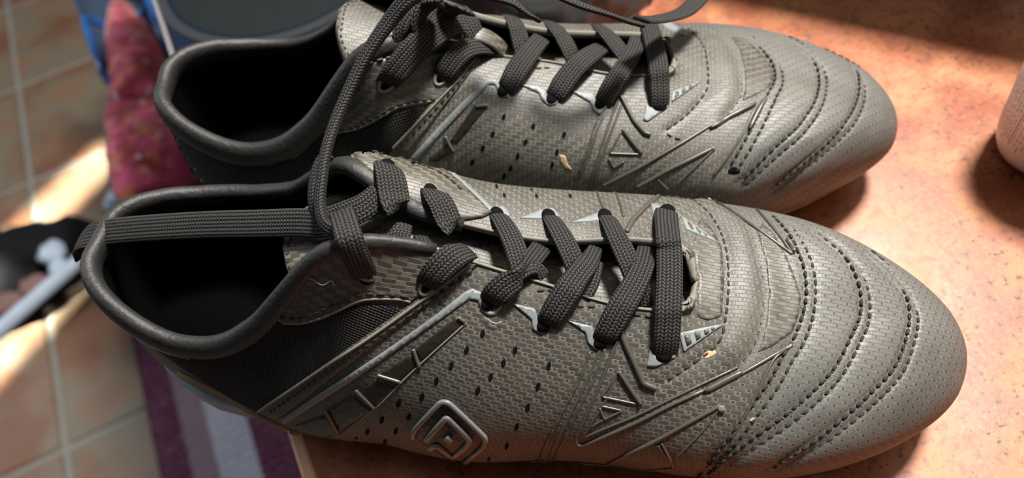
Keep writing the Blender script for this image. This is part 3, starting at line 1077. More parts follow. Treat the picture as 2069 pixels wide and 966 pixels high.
# long strip between knit and stripe
NB.panel('side_strip', [(958, 523), (968, 532), (560, 846), (522, 830)], 'weave', .0007, .0014)
NB.tube('strip_edge', [(524, 829), (650, 745), (740, 685), (830, 622), (885, 583), (955, 528)], .0005, .0006, 'edge', .0007)
NB.stitches([(545, 832), (650, 760), (750, 690), (840, 628), (900, 584), (960, 540)], (0,), 'thread', .0007)
NB.panel('grey_stripe', [Z7(178, 704), Z7(340, 600), Z7(508, 492), Z7(660, 389), Z7(808, 287), Z7(940, 195), Z7(1066, 104), Z7(1108, 112), Z7(1126, 165), Z7(1158, 186), Z7(1190, 184), Z7(1226, 142), Z7(1218, 134), Z7(1182, 166), Z7(1160, 164), Z7(1140, 140), Z7(1136, 78), Z7(1080, 56), Z7(1050, 68), Z7(920, 170), Z7(792, 263), Z7(644, 366), Z7(492, 466), Z7(324, 574), Z7(160, 680)], 'grey', .0004, .0008)
for nm, pts in (('eyelet_badge', [ZB(1065, 365), ZB(1390, 445), ZB(1430, 600), ZB(1480, 690), ZB(1560, 700), ZB(1725, 590), ZB(1640, 680), ZB(1480, 798), ZB(1350, 720), ZB(1345, 590)]),
                ('eyelet_badge', [Z6(425, 640), Z6(530, 665), Z6(540, 725), Z6(562, 740), Z6(632, 700), Z6(548, 768), Z6(510, 735), Z6(500, 690)]),
                ('eyelet_badge', [Z6(780, 768), Z6(765, 838), Z6(800, 842), Z6(890, 798), Z6(888, 770), Z6(845, 806), Z6(805, 795)]),
                ('eyelet_badge', [Z6(215, 197), Z6(318, 158), Z6(357, 155), Z6(392, 190), Z6(330, 195), Z6(300, 200)]),
                ('eyelet_badge', [Z6(440, 216), Z6(540, 180), Z6(582, 155), Z6(632, 200), Z6(570, 205), Z6(535, 210)]),
                ('eyelet_badge', [Z6(780, 130), Z6(890, 165), Z6(905, 182), Z6(905, 200), Z6(800, 200)]),
                ('eyelet_badge', [(1003, 422), (1015, 417), (1025, 426), (1030, 438), (1008, 440), (998, 430)]),
                ('grey_stripe', [(880, 336), (900, 340), (925, 357), (962, 390), (998, 424), (992, 434), (950, 398), (915, 366), (888, 346)])):
    NB.panel(nm, pts, 'grey', .0005, .0009, spacing=5.0)
def fan(b, tip, a, bb, c, cuts):
    """pointed grey badge with little windows, beside the lowest lace"""
    o = b.panel('fan_badge', [a, bb, tip, c], 'grey', .0005, .0009, spacing=5.0)
    A, B_, Tp, Cc = [np.array(q, float) for q in (a, bb, tip, c)]
    for t0, t1 in cuts:
        P = [A + (Tp - A) * t0, A + (Tp - A) * t1, Cc + (Tp - Cc) * t1, Cc + (Tp - Cc) * t0]
        m = sum(P) / 4
        b.panel('window', [m + (p - m) * .62 for p in P], 'weave', .00065, .0005, spacing=20.0, parent=o)
fan(NB, Z6(1100, 655), Z6(905, 695), Z6(1000, 672), Z6(925, 775), [(.05, .25), (.28, .48), (.50, .66), (.67, .8)])
fan(NB, Z6(1070, 302), Z6(915, 190), Z6(1000, 245), Z6(935, 245), [(.1, .3), (.34, .54), (.56, .72)])
# dark flexing band between the creases
NB.panel('flex_band', [(1540, 452), (1562, 470), (1590, 520), (1606, 560), (1618, 600), (1612, 640), (1600, 672), (1560, 700), (1530, 712), (1541, 690), (1549, 648), (1554, 590), (1548, 530), (1530, 470)], 'twill', .00016, .0004)
NB.panel('flex_band', [(1415, 440), (1440, 465), (1458, 500), (1463, 570), (1457, 640), (1430, 648), (1408, 640), (1410, 560), (1400, 495)], 'twill', .00016, .0004)
for A_ in (arcA, arcB, arcC):
    NB.stitches(A_, (-.0016, .0016), 'thread', -.0001, .0022, .0008, .00052)
    NB.stitches(A_, (-.0020, .0012), 'dusty_thread', -.0002, .0007, .0027, .00035)
NB.stitches(inner, (0,), 'thread', -.0001, .0024, .0008, .00050)
NB.stitches(crease, (0,), 'thread', -.0004, .0024, .0008, .00045)
NB.stitches([Z6(275, 512), Z6(345, 508), Z6(400, 515)], (0,), 'thread', 0)
NB.stitches([Z6(450, 578), Z6(560, 580)], (0,), 'thread', 0)
NB.stitches([Z6(690, 610), Z6(790, 625), Z6(880, 640)], (0,), 'thread', 0)
NB.stitches([(1330, 400), (1280, 440), (1262, 470)], (0,), 'thread', .0001)
# raised lines
for pts in (pair1, pair2, [Z7(1700, 330), Z7(1640, 480), Z7(1500, 760), Z7(1400, 960)]):
    NB.tube('raised_line', pts, .00045, .0005, 'ridge', .0001)
NB.angular('raised_line', [(1246, 690), (1209, 785), (1163, 884), (1166, 899), (1180, 899), (1287, 853), (1362, 815), (1498, 755), (1600, 696)], .00055, .0008, 'ridge', .0002)
NB.angular('raised_line', [(1252, 745), (1222, 812), (1178, 884), (1286, 840), (1420, 775), (1490, 742)], .0004, .0005, 'ridge', .0001)
NB.angular('raised_line', [Z8(320, 130), Z8(352, 210), Z8(425, 370), Z8(480, 395)], .0009, .0012, 'ridge', .0004)
NB.angular('raised_line', [Z8(320, 320), Z8(370, 395), Z8(415, 460)], .0007, .0010, 'ridge', .0004)
NB.angular('raised_line', [Z8(318, 322), Z8(248, 430), Z8(400, 462)], .0004, .0005, 'ridge', .0002)
NB.angular('raised_line', [Z8(238, 478), Z8(258, 528), Z8(335, 490), Z8(245, 470)], .0004, .0005, 'ridge', .0002)
NB.angular('raised_line', [Z8(200, 560), Z8(225, 545), Z8(250, 530)], .0003, .0004, 'ridge', .0002)
NB.angular('raised_line', [Z8(150, 778), Z8(480, 620), Z8(755, 470)], .0006, .0008, 'ridge', .0002)
NB.angular('raised_line', [Z8(240, 765), Z8(400, 750), Z8(560, 738), Z8(490, 640)], .0004, .0006, 'ridge', .0001)
NB.angular('raised_line', [Z8(505, 630), Z8(560, 735)], .0004, .0006, 'ridge', .0001)
NB.tube('raised_line', [(1601, 698), (1564, 724), (1530, 790), (1503, 843), (1478, 885)], .00045, .0006, 'ridge', .0002)
NB.tube('raised_line', [Z8(690, 408), Z8(760, 372), Z8(850, 325)], .0010, .0011, 'ridge', .0004, taper=True)
NB.tube('raised_line', [Z8(560, 700), Z8(680, 580), Z8(755, 480)], .0003, .0004, 'ridge', .0001)
NB.tube('raised_line', [Z8(520, 690), Z8(480, 640)], .0003, .0004, 'ridge', .0001)
NB.panel('rubber_dot', [Z8(762 + 16 * math.cos(a), 482 + 16 * math.sin(a)) for a in np.linspace(0, 6.28, 9)[:-1]], 'emblem', .0009, .0015, spacing=5.0)
# same lines on the inner side, beyond the laces
NB.angular('raised_line', [(1265, 470), (1278, 446), (1305, 418), (1330, 398)], .0009, .0011, 'ridge', .0003)
NB.tube('raised_line', [(1203, 380), (1214, 408), (1226, 436)], .00045, .0005, 'ridge', .0001)
NB.tube('raised_line', [(1240, 382), (1252, 408), (1260, 438)], .00045, .0005, 'ridge', .0001)
NB.angular('raised_line', [(1430, 397), (1480, 428), (1545, 474), (1600, 514)], .0005, .0007, 'ridge', .0002)
NB.angular('raised_line', [(1600, 514), (1578, 480), (1530, 424)], .0005, .0007, 'ridge', .0002)
NB.tube('raised_line', [(1588, 484), (1598, 498), (1603, 512)], .0009, .0010, 'ridge', .0004, taper=True)
# glossy dark patches crossed by little bars
for pts in ([Z7(1005, 192), Z7(1045, 218), Z7(838, 410), Z7(802, 350)], [Z7(785, 372), Z7(815, 432), Z7(728, 498), Z7(632, 468)], [Z7(612, 492), Z7(722, 522), Z7(622, 612), Z7(548, 545)], [Z7(505, 562), Z7(598, 642), Z7(440, 742), Z7(384, 640)], [Z7(368, 662), Z7(428, 750), Z7(395, 770), Z7(225, 715)]):
    NB.panel('glossy_patch', pts, 'gloss', .0002, .0006)
for a, b in ((Z7(798, 345), Z7(828, 430)), (Z7(625, 468), Z7(735, 502)), (Z7(522, 540), Z7(612, 628)), (Z7(378, 640), Z7(436, 742)), (Z7(1012, 192), Z7(1045, 215))):
    NB.angular('patch_bar', [a, ((a[0] + b[0]) / 2, (a[1] + b[1]) / 2), b], .0006, .0008, 'ridge', .0004)
NB.tube('patch_line', [Z7(1050, 220), Z7(840, 410), Z7(740, 505), Z7(620, 625), Z7(440, 760)], .0003, .0004, 'edge', .0001)
for x, y in ((1130, 273), (1053, 352), (1286, 352), (979, 427), (1230, 414), (1448, 427), (908, 500), (1169, 480), (1396, 527), (838, 577), (1107, 546), (1347, 627), (727, 605), (1294, 720), (646, 687), (777, 672), (577, 744), (713, 741), (1246, 812), (521, 783), (661, 793), (1160, 877), (1222, 908), (1118, 928)):
    NB.hole(*Z7(x, y), 1.0 - max(0, (y - 600)) / 900, .28)
for x, y in ((115, 58), (148, 97), (265, 67), (288, 100), (418, 65), (434, 100)):
    NB.hole(*Z6(x, y), .62, -.5)
# emblem: frame, looped letter stroke, square dot
em = NB.panel('emblem', [ZE(450, 178), ZE(500, 185), ZE(895, 555), ZE(915, 600), ZE(880, 690), ZE(640, 880), ZE(560, 860), ZE(300, 720), ZE(95, 580), ZE(100, 510), ZE(380, 210)], 'gloss', .0005, .001)
def emb(name, pts, w_):
    P = even(cr(np.array([ZE(*q) for q in pts]), 6), 3.0)
    H = [NB.hit(x, y) for x, y in P]
    V, F, uv = sweep(smooth_rows([p + n * .0008 for p, n in H], 1), smooth_rows([n for p, n in H], 3), w_, .0007, 10, .7)
    new_obj(name, V, F, M['emblem'], em, uv)
emb('emblem_frame', [(92, 582), (95, 520), (150, 440), (380, 200), (430, 170), (490, 178), (560, 235), (880, 540), (912, 590), (905, 640), (860, 700), (650, 880)], .00085)
emb('emblem_letter', [(235, 605), (330, 500), (440, 380), (475, 345), (520, 380), (700, 555), (735, 605), (700, 660), (580, 770), (535, 790), (490, 760), (365, 665), (330, 670), (280, 715)], .0010)
NB.panel('emblem_dot', [ZE(440, 575), ZE(490, 535), ZE(555, 595), ZE(515, 640)], 'emblem', .0015, .001, spacing=20.0, parent=em)
# worn heel edge of the sole plate
NB.tube('worn_edge', [(362, 752), (420, 780), (470, 806), (520, 836), (560, 856), (606, 877)], .0009, .0012, 'worn', .0004, taper=True)
NB.tube('collar_piping', [(196, 590), (235, 640), (280, 680), (330, 706), (385, 722)], .0004, .0005, 'piping', .0006, taper=True)
for c in ((1432, 716, 15, 7), (1520, 848, 6, 4)):
    NB.panel('scuff', [(c[0] + c[2] * math.cos(a) * (1 + .15 * math.sin(3 * a)), c[1] + c[3] * math.sin(a) - .35 * c[2] * math.cos(a)) for a in np.linspace(0, 6.28, 13)[:-1]], 'scuff', .00012, .0005, spacing=4.0)
# bare rims round the two upper lace holes
for cx, cy, rx_, ry_, rot in ((868, 572, 26, 14, -.9), (735, 548, 22, 12, .6)):
    NB.tube('eyelet_rim', [(cx + rx_ * math.cos(a) * math.cos(rot) - ry_ * math.sin(a) * math.sin(rot), cy + rx_ * math.cos(a) * math.sin(rot) + ry_ * math.sin(a) * math.cos(rot)) for a in np.linspace(0, 6.28, 13)], .0006, .0006, 'edge', .0010)

for px, py, an in ((1341, 718, 0), (1214, 690, -.9), (1099, 656, -.9), (986, 612, -.9), (1347, 429, 0), (1222, 440, .9), (1108, 440, .9), (1003, 436, .9)):
    NB.eyelet(px, py, an, 17, 14, .0007)
for px, py, an in ((859, 580, -.9), (738, 560, .6), (868, 388, .8), (780, 338, .2)):
    NB.eyelet(px, py, an, 16, 12, .0011)
qM = [(706, 302), (740, 300), (790, 312), (840, 326), (890, 342), (930, 372), (965, 405), (992, 432), (975, 440), (935, 446), (890, 436), (850, 418), (810, 396), (775, 372), (745, 345), (720, 322)]
NB.panel('quarter_panel', qM, 'twill', .0009, .0014)
NB.stitches([(745, 306), (800, 320), (850, 338), (895, 358), (935, 392)], (0,), 'thread', .0010)

# laces
S = NB.strap
S([(1347, 424, -1), (1346, 440, 2.5), (1352, 500, 4), (1353, 560, 4.5), (1350, 640, 4), (1347, 690, 2.5), (1342, 722, -1)], .0078)
S([(1222, 436, -1), (1232, 448, 2), (1252, 490, 3), (1275, 540, 2.5), (1294, 590, -1), (1300, 620, -4)], .0070, taper=[.75, 1, 1, 1])
S([(1214, 692, -1.5), (1224, 676, 2), (1255, 620, 4), (1285, 570, 4.2), (1303, 525, 2), (1308, 498, -3)], .0078, taper=[.8, 1, 1, .9, .8])
S([(1108, 436, -1), (1120, 450, 2), (1142, 490, 3), (1160, 530, 2.5), (1172, 570, -1)], .0070, taper=[.75, 1, 1, 1])
S([(1100, 656, -1.5), (1110, 645, 2), (1138, 600, 4), (1165, 560, 4.4), (1190, 528, 3), (1203, 502, -2)], .0078, taper=[.8, 1, 1, .9, .6])
S([(1178, 600, 0), (1195, 570, 1), (1203, 530, 0)], .0050)
S([(1002, 432, -1), (1014, 445, 2), (1035, 485, 3), (1050, 530, 2.5), (1058, 570, 0)], .0072, taper=[.75, 1, 1, .9])
S([(986, 612, -1.5), (998, 600, 2.5), (1020, 578, 4), (1045, 562, 4.6), (1055, 545, 4), (1078, 520, 2.5), (1094, 500, -1)], .0082, roll=[0, 0, 0, 15, 70, 40, 10, 0], taper=[.8, 1, .95, .8, .55, .75, .8])
S([(1040, 560, 2), (1062, 545, 3), (1085, 540, 2.5), (1098, 560, 0)], .0048)
S([(857, 582, -1.5), (868, 568, 3), (890, 540, 4.5), (920, 515, 3.5), (948, 508, 0)], .0082, taper=[.8, 1, 1, .8])
S([(868, 384, -1), (878, 392, 3), (892, 412, 4), (904, 440, 4), (914, 462, 1.5)], .0084, taper=[.85, 1, 1, 1], smooth=5)
S([(690, 428, 3), (698, 455, 5), (708, 490, 5), (722, 525, 4), (736, 555, 1.5), (740, 564, -1)], .0076, taper=[.9, 1, 1, .9])
S([(770, 470, -6), (800, 462, -4), (830, 470, -4)], .0060)
S([(850, 480, -5), (862, 500, -4), (880, 520, -4)], .0050)
T_ = NB.toward
S([(778, 330, -1.5), (784, 338, 2.5), (790, 362, 3.2), (794, 385, 3.8), (797, 405, 3.6), (799, 424, 1.2)], .0092, taper=[.85, 1, 1, 1, .95], smooth=5)
NB.free_strap([T_(768, 392, .2165), T_(735, 418, .2155), T_(700, 434, .2155), T_(664, 448, .2165), T_(645, 452, .218), T_(600, 450, .2215), T_(520, 452, .2265), T_(400, 455, .2345), T_(260, 464, .2435), T_(196, 472, .2485), T_(168, 482, .2515), T_(160, 494, .2550), T_(168, 512, .2600)],
              [(0, -.5, .85)] * 4 + [(0, -.55, .85)] * 5 + [(-.3, -.4, .8), (-.9, -.1, .4), (-1, 0, 0), (-1, .2, -.2)], .0086, taper=[.9, 1, 1, 1, 1, 1, 1, 1, .95])
NB.free_strap([T_(850, -22, .214), T_(820, 2, .216), T_(785, 45, .2195), T_(742, 108, .2215), T_(706, 180, .2225), T_(680, 240, .2215), T_(660, 300, .2185), T_(650, 360, .2155), T_(646, 415, .2130), T_(656, 452, .2105), T_(684, 470, .2085), T_(700, 470, .2085)],
              [(-.5, -.6, .6)] * 12, .0050, name='lace_end', thk=.0013, taper=[1.2, 1.1, .95, .9, .9, .9, .9, 1])
NB.free_strap([T_(668, 310, .221), T_(645, 330, .2205), T_(634, 365, .2195), T_(632, 410, .2185), T_(645, 450, .2185), T_(665, 470, .219)], [(-.6, -.6, .5)] * 6, .0042, thk=.0011)
for pts in ([(600, 551), (630, 558), (655, 572), (672, 562), (678, 574)], [(980, 640), (1000, 652), (1012, 648)]):
    NB.tube('lint_thread', pts, .00012, .00012, 'lint', .0012, k=5)

# ------------------------------------------------------------------ far boot (left foot, inner side towards the camera)
def Z3(x, y): return (600 + x / 2.4143, y / 2.4143)
def Z4(x, y): return (1200 + x / 2.3003, y / 2.3003)
def Z9(x, y): return (1150 + x / 3.22, 120 + y / 3.22)
def ZC(x, y): return (620 + x / 4.025, y / 4.025)
FB = Boot('football_boot', 'farther black football boot behind the other one, its tongue standing up above the collar', (-0.12360475, 0.0933, 0), -0.17304937, True)
fA = [Z4(720, 172), Z4(785, 220), Z4(848, 300), Z4(862, 370), Z4(835, 430), Z4(812, 480), Z4(760, 590), Z4(700, 700), Z4(640, 800)]
fB = [Z4(890, 172), Z4(960, 214), Z4(1038, 290), Z4(1066, 370), Z4(1045, 480), Z4(965, 600), Z4(865, 690), Z4(770, 780), Z4(690, 860)]
fC = [Z4(1075, 200), Z4(1130, 228), Z4(1205, 290), Z4(1246, 380), Z4(1238, 480), Z4(1180, 585), Z4(1080, 690), Z4(945, 800), Z4(830, 890)]
finner = [Z4(430, 130), Z4(475, 165), Z4(518, 240), Z4(532, 380), Z4(505, 450), Z4(425, 540), Z4(335, 605)]
fcrease = [Z4(560, 150), Z4(625, 205), Z4(662, 290), Z4(685, 370), Z4(682, 450), Z4(640, 510), Z4(600, 560)]
fpair = [Z9(195, 375), Z9(165, 440), Z9(125, 580), Z9(75, 700), Z9(40, 790)]
FB.shell([(fA, .0005, .0042), (fA, .0006, .0007, -.0016), (fA, .0006, .0007, .0016), (fB, .0005, .0042), (fB, .0006, .0007, -.0016), (fB, .0006, .0007, .0016), (fC, .0005, .0042), (fC, .0006, .0007, -.0016), (fC, .0006, .0007, .0016), (finner, .0005, .0012), (fcrease, .0007, .0014), (fpair, .0005, .001),
          ([Z4(560, 200), Z4(600, 280), Z4(618, 370), Z4(600, 460)], -.0012, .0045), ([Z4(740, 260), Z4(765, 340), Z4(750, 420)], .0006, .004)])
FB.lining()
FB.sole()
FB.collar(9.7, 26.9, [(0, .0018, .0018), (.10, .0026, .0022), (.22, .0040, .0026), (.36, .0056, .0030), (.5, .0052, .0030), (.68, .0050, .0030), (.85, .0040, .0028), (.94, .0030, .0024), (1, .0020, .0018)])
binding(FB, 5.0, 9.8)
binding(FB, 26.7, 31.0)
FB.tongue([(.203, 0, .0605), (.188, 0, .064), (.170, 0, .067), (.152, 0, .071), (.134, 0, .078), (.116, 0, .087), (.102, 0, .094), (.091, 0, .099), (.080, 0, .1035)], [.010, .014, .016, .017, .019, .021, .023, .024, .023], .010, 'weave')
kF = [Z3(640, 520), Z3(560, 525), Z3(500, 535), Z3(430, 570), Z3(370, 608), Z3(290, 640), Z3(180, 655), Z3(95, 640), (628, 296), (600, 318), (560, 330), (520, 332), (450, 320), (390, 290), (355, 255), (338, 218), (338, 240), (350, 285), (375, 335), (410, 385), (470, 400), (560, 395), (640, 380), (720, 360), (780, 318), (820, 270), Z3(655, 525)]
FB.panel('ankle_mesh', kF, 'knit', .0005, .0012)
qF = [Z3(100, 612), Z3(150, 560), Z3(210, 480), Z3(270, 390), Z3(335, 318), Z3(420, 285), Z3(540, 262), Z3(700, 262), Z3(850, 262), Z3(868, 300), Z3(780, 395), Z3(690, 488), Z3(640, 492), Z3(500, 515), Z3(420, 562), Z3(300, 622), Z3(180, 642), Z3(110, 630)]
FB.panel('quarter_panel', qF, 'twill', .0009, .0014)
FB.stitches([Z3(200, 632), Z3(300, 608), Z3(400, 560), Z3(480, 512), Z3(560, 496), Z3(680, 482)], (0,), 'thread', .0010)
FB.tube('panel_edge', [Z3(110, 632), Z3(190, 642), Z3(300, 622), Z3(420, 562), Z3(500, 517), Z3(640, 494), Z3(690, 490)], .0005, .0005, 'edge', .0006)
FB.stitches([Z3(335, 310), Z3(400, 288), Z3(460, 275), Z3(530, 268)], (0,), 'dusty_thread', .0010)
FB.panel('side_strip', [Z3(860, 262), Z3(895, 290), Z3(540, 745), Z3(470, 720)], 'weave', .0007, .0014)
FB.tube('strip_edge', [Z3(470, 720), Z3(600, 580), Z3(700, 480), Z3(790, 390), Z3(868, 290)], .0005, .0006, 'edge', .0007)
FB.stitches([Z3(500, 720), Z3(620, 590), Z3(720, 485), Z3(800, 395), Z3(880, 300)], (0,), 'thread', .0008)
FB.panel('grey_stripe', [Z3(548, 775), Z3(700, 610), Z3(800, 505), Z3(905, 402), Z3(930, 388), Z3(970, 388), Z3(985, 410), Z3(998, 440), Z3(1015, 458), Z3(1035, 460), Z3(1030, 476), Z3(1005, 474), Z3(980, 448), Z3(966, 412), Z3(935, 412), Z3(830, 520), Z3(720, 635), Z3(580, 785)], 'grey', .0004, .0008)
for pts in ([Z3(1090, 415), Z3(1180, 420), Z3(1212, 445), Z3(1222, 480), Z3(1250, 488), Z3(1285, 480), Z3(1262, 510), Z3(1230, 516), Z3(1195, 490), Z3(1180, 455)],
            [Z3(1335, 445), Z3(1445, 460), Z3(1462, 500), Z3(1480, 518), Z3(1515, 520), Z3(1475, 560), Z3(1445, 540), Z3(1430, 500)],
            [Z9(500, 290), Z9(480, 395), Z9(510, 405), Z9(645, 310), Z9(630, 290), Z9(570, 325), Z9(525, 315)],
            [Z4(300, 95), Z4(360, 110), Z4(440, 160), Z4(420, 170), Z4(330, 130)]):
    FB.panel('eyelet_badge', pts, 'grey', .0005, .0009, spacing=5.0)
fan(FB, Z9(862, 142), Z9(668, 212), Z9(760, 180), Z9(665, 280), [(.05, .25), (.28, .48), (.52, .7)])
FB.panel('flex_band', [Z4(640, 175), Z4(680, 235), Z4(700, 320), Z4(705, 400), Z4(690, 470), Z4(760, 440), Z4(820, 400), Z4(835, 350), Z4(820, 300), Z4(770, 240), Z4(700, 180)], 'twill', .00016, .0004)
for A_ in (fA, fB, fC):
    FB.stitches(A_, (-.0016, .0016), 'thread', -.0001, .0022, .0008, .00052)
    FB.stitches(A_, (-.0020, .0012), 'dusty_thread', -.0002, .0007, .0027, .00035)
FB.stitches(finner, (0,), 'thread', -.0001, .0024, .0008, .00050)
FB.stitches(fcrease, (0,), 'thread', -.0004, .0024, .0008, .00045)
FB.stitches([Z9(620, 475), Z9(670, 505), Z9(740, 525)], (0,), 'thread', .0001)
FB.stitches([Z3(1150, 335), Z3(1260, 330)], (0,), 'thread', 0)
FB.stitches([Z3(1400, 365), Z3(1480, 365)], (0,), 'thread', 0)
FB.tube('raised_line', fpair, .00045, .0005, 'ridge', .0001)
FB.tube('raised_line', [Z9(220, 375), Z9(180, 470), Z9(140, 600), Z9(95, 700), Z9(60, 790)], .00045, .0005, 'ridge', .0001)
FB.angular('raised_line', [Z9(318, 260), Z9(250, 450), Z9(160, 720), Z9(140, 830)], .0005, .0007, 'ridge', .0002)
FB.angular('raised_line', [Z9(340, 300), Z9(270, 480), Z9(180, 730), Z9(155, 830)], .0005, .0007, 'ridge', .0002)
FB.angular('raised_line', [Z9(335, 240), Z9(420, 400), Z9(490, 480), Z9(530, 490)], .0008, .0011, 'ridge', .0004)
FB.angular('raised_line', [Z9(345, 455), Z9(410, 540), Z9(470, 610)], .0007, .0010, 'ridge', .0004)
FB.angular('raised_line', [Z9(340, 470), Z9(262, 612), Z9(465, 618)], .0004, .0005, 'ridge', .0002)
FB.angular('raised_line', [Z9(258, 645), Z9(290, 705), Z9(355, 665)], .0004, .0005, 'ridge', .0002)
FB.angular('raised_line', [Z9(220, 820), Z9(480, 690), Z9(740, 540), Z9(920, 430), Z9(1210, 285)], .00055, .0008, 'ridge', .0002)
FB.tube('raised_line', [Z9(915, 450), Z9(1040, 380), Z9(1130, 330), Z9(1210, 292)], .0009, .0011, 'ridge', .0004, taper=True)
FB.tube('raised_line', [Z9(1280, 250), Z9(1240, 310), Z9(1200, 385), Z9(1165, 455)], .0009, .0011, 'ridge', .0004, taper=True)
FB.tube('raised_line', [Z9(1205, 320), Z9(1140, 460), Z9(1040, 620), Z9(940, 750)], .0004, .0006, 'ridge', .0002)
FB.angular('raised_line', [Z9(440, 830), Z9(640, 720), Z9(800, 645), Z9(925, 582)], .0007, .0009, 'ridge', .0003)
FB.angular('raised_line', [Z9(935, 590), Z9(840, 680), Z9(700, 810)], .0004, .0006, 'ridge', .0002)
FB.angular('raised_line', [Z9(575, 780), Z9(640, 845)], .0005, .0008, 'ridge', .0003)
FB.panel('rubber_dot', [Z9(935 + 14 * math.cos(a), 580 + 14 * math.sin(a)) for a in np.linspace(0, 6.28, 9)[:-1]], 'emblem', .0008, .0012, spacing=5.0)
FB.panel('dark_smudge', [(1483 + 13 * math.cos(a) * (1 + .25 * math.sin(3 * a)), 345 + 8 * math.sin(a)) for a in np.linspace(0, 6.28, 11)[:-1]], 'hole', .00012, .0004, spacing=6.0)
FB.panel('glossy_patch', [Z3(870, 512), Z3(935, 515), Z3(780, 700), Z3(745, 690)], 'gloss', .0002, .0006)
FB.panel('glossy_patch', [Z3(735, 700), Z3(765, 740), Z3(680, 790), Z3(640, 775)], 'gloss', .0002, .0006)
FB.angular('patch_bar', [Z3(725, 665), Z3(745, 705), Z3(765, 738)], .0006, .0008, 'ridge', .0004)
FB.angular('patch_bar', [Z3(875, 520), Z3(905, 516), Z3(930, 516)], .0006, .0008, 'ridge', .0004)
for x, y in ((1008, 572), (1152, 618), (1303, 658), (955, 655), (1115, 694), (1268, 742), (906, 725), (1076, 762), (856, 792), (1042, 822), (1010, 860), (1245, 805)):
    FB.hole(*Z3(x, y), .78, .28)
FB.panel('scuff', [Z3(1278, 752), Z3(1310, 760), Z3(1320, 800), Z3(1345, 830), Z3(1310, 822), Z3(1285, 790)], 'scuff', .00012, .0005, spacing=4.0)
for cx, cy, rx_, ry_, rot in ((783, 165, 22, 13, -.9), (893, 155, 20, 12, -.9)):
    FB.tube('eyelet_rim', [(cx + rx_ * math.cos(a) * math.cos(rot) - ry_ * math.sin(a) * math.sin(rot), cy + rx_ * math.cos(a) * math.sin(rot) + ry_ * math.sin(a) * math.cos(rot)) for a in np.linspace(0, 6.28, 13)], .0006, .0006, 'edge', .0010)
for px, py, an in ((1332, 214, 0), (1214, 208, -.9), (1116, 197, -.9), (1018, 182, -.9)):
    FB.eyelet(px, py, an, 15, 12, .0007)
for px, py, an in ((887, 160, -.9), (780, 170, -.9)):
    FB.eyelet(px, py, an, 15, 11, .0011)
S = FB.strap
S([(1308, 36, -1), (1312, 48, 2), (1322, 90, 4), (1330, 130, 4), (1333, 180, 3), (1333, 205, 1), (1331, 222, -1.5)], .0074)
S([(1205, 52, -1), (1218, 60, 2), (1240, 85, 2.5), (1258, 108, 2), (1270, 130, -1)], .0064, taper=[.8, 1, 1, 1])
S([(1213, 214, -1.5), (1224, 196, 2), (1245, 160, 4), (1266, 128, 4.2), (1282, 100, 3), (1290, 78, -1)], .0074, taper=[.85, 1, 1, .9, .9])
S([(1105, 38, -1), (1116, 48, 2), (1138, 78, 3), (1152, 105, 2), (1160, 128, -1)], .0066, taper=[.8, 1, 1, 1])
S([(1116, 202, -1.5), (1126, 186, 2), (1150, 150, 4), (1176, 122, 4.3), (1205, 102, 3), (1216, 96, -1)], .0078, taper=[.85, 1, 1, 1, .9])
S([(1028, 22, -1), (1036, 34, 2), (1046, 62, 3), (1054, 95, 2), (1060, 120, -1)], .0070, taper=[.8, 1, 1, 1])
S([(1018, 186, -1.5), (1028, 170, 2), (1050, 132, 4), (1074, 100, 4.2), (1094, 78, 1)], .0078, taper=[.85, 1, 1, .9])
S([(886, 164, -1.5), (896, 150, 2.5), (918, 118, 4.5), (942, 98, 5), (975, 92, 4), (1000, 98, 0)], .0078, taper=[.85, 1, 1, .9, .8])
S([(778, 174, -1.5), (790, 158, 3), (822, 118, 5), (862, 78, 6.5), (905, 50, 7), (940, 44, 6), (965, 60, 2)], .0098, taper=[.8, 1, 1, 1, .9, .8])
S([(812, 90, 0), (812, 60, 4), (828, 30, 7), (855, 8, 9), (890, -10, 9)], .0066)
S([(846, 78, 2), (842, 45, 8), (852, 18, 11), (880, -5, 12)], .0060, roll=[0, 20, 30, 30])
S([(925, 20, 3), (945, 40, 6), (960, 70, 5), (975, 100, 1)], .0078)
S([(860, 60, 4), (895, 20, 6), (930, 5, 6), (950, -12, 5)], .0085)
S([(935, 66, 3), (965, 68, 5), (998, 82, 4), (1020, 104, 0)], .0060, name='tongue_loop', mat='twill')
for pts in ([(985, -8, .240), (1035, 5, .238), (1066, 28, .240), (1085, 40, .243)], [(1120, -12, .236), (1176, 12, .236), (1220, 26, .238), (1262, 41, .243), (1295, 50, .247)],
            [(1297, 40, .250), (1336, 38, .258), (1383, 24, .270), (1418, -8, .285)]):
    FB.free_strap([FB.toward(*p) for p in pts], [(.1, .35, .9)] * len(pts), .0046 if pts[0][0] < 1250 else .0075, name='lace_end', thk=.0008)

# ------------------------------------------------------------------ white bottle at the right edge
M['bottle'] = plain('white_bottle_plastic', (0.80, 0.77, 0.74), 0.35, 0.5)
M['label'] = plain('white_paper_label', (0.80, 0.73, 0.66), 0.55, 0.4)
M['print'] = plain('brown_print', (0.17, 0.10, 0.07), 0.6, 0.3)
def lathe(name, prof, mat, parent, k=48, loc=(0, 0, 0)):
    V, F = [], []
    for r_, z in prof:
        for i in range(k):
            a = 2 * math.pi * i / k
            V.append((loc[0] + r_ * math.cos(a), loc[1] + r_ * math.sin(a), loc[2] + z))
    for q in range(len(prof) - 1):
        for i in range(k):
            F.append((q * k + i, q * k + (i + 1) % k, (q + 1) * k + (i + 1) % k, (q + 1) * k + i))
    F.append(tuple(range(k))[::-1]); F.append(tuple(range((len(prof) - 1) * k, len(prof) * k)))
    return new_obj(name, V, F, mat, parent)
BX = Vector((0.2260, 0.0300, 0))
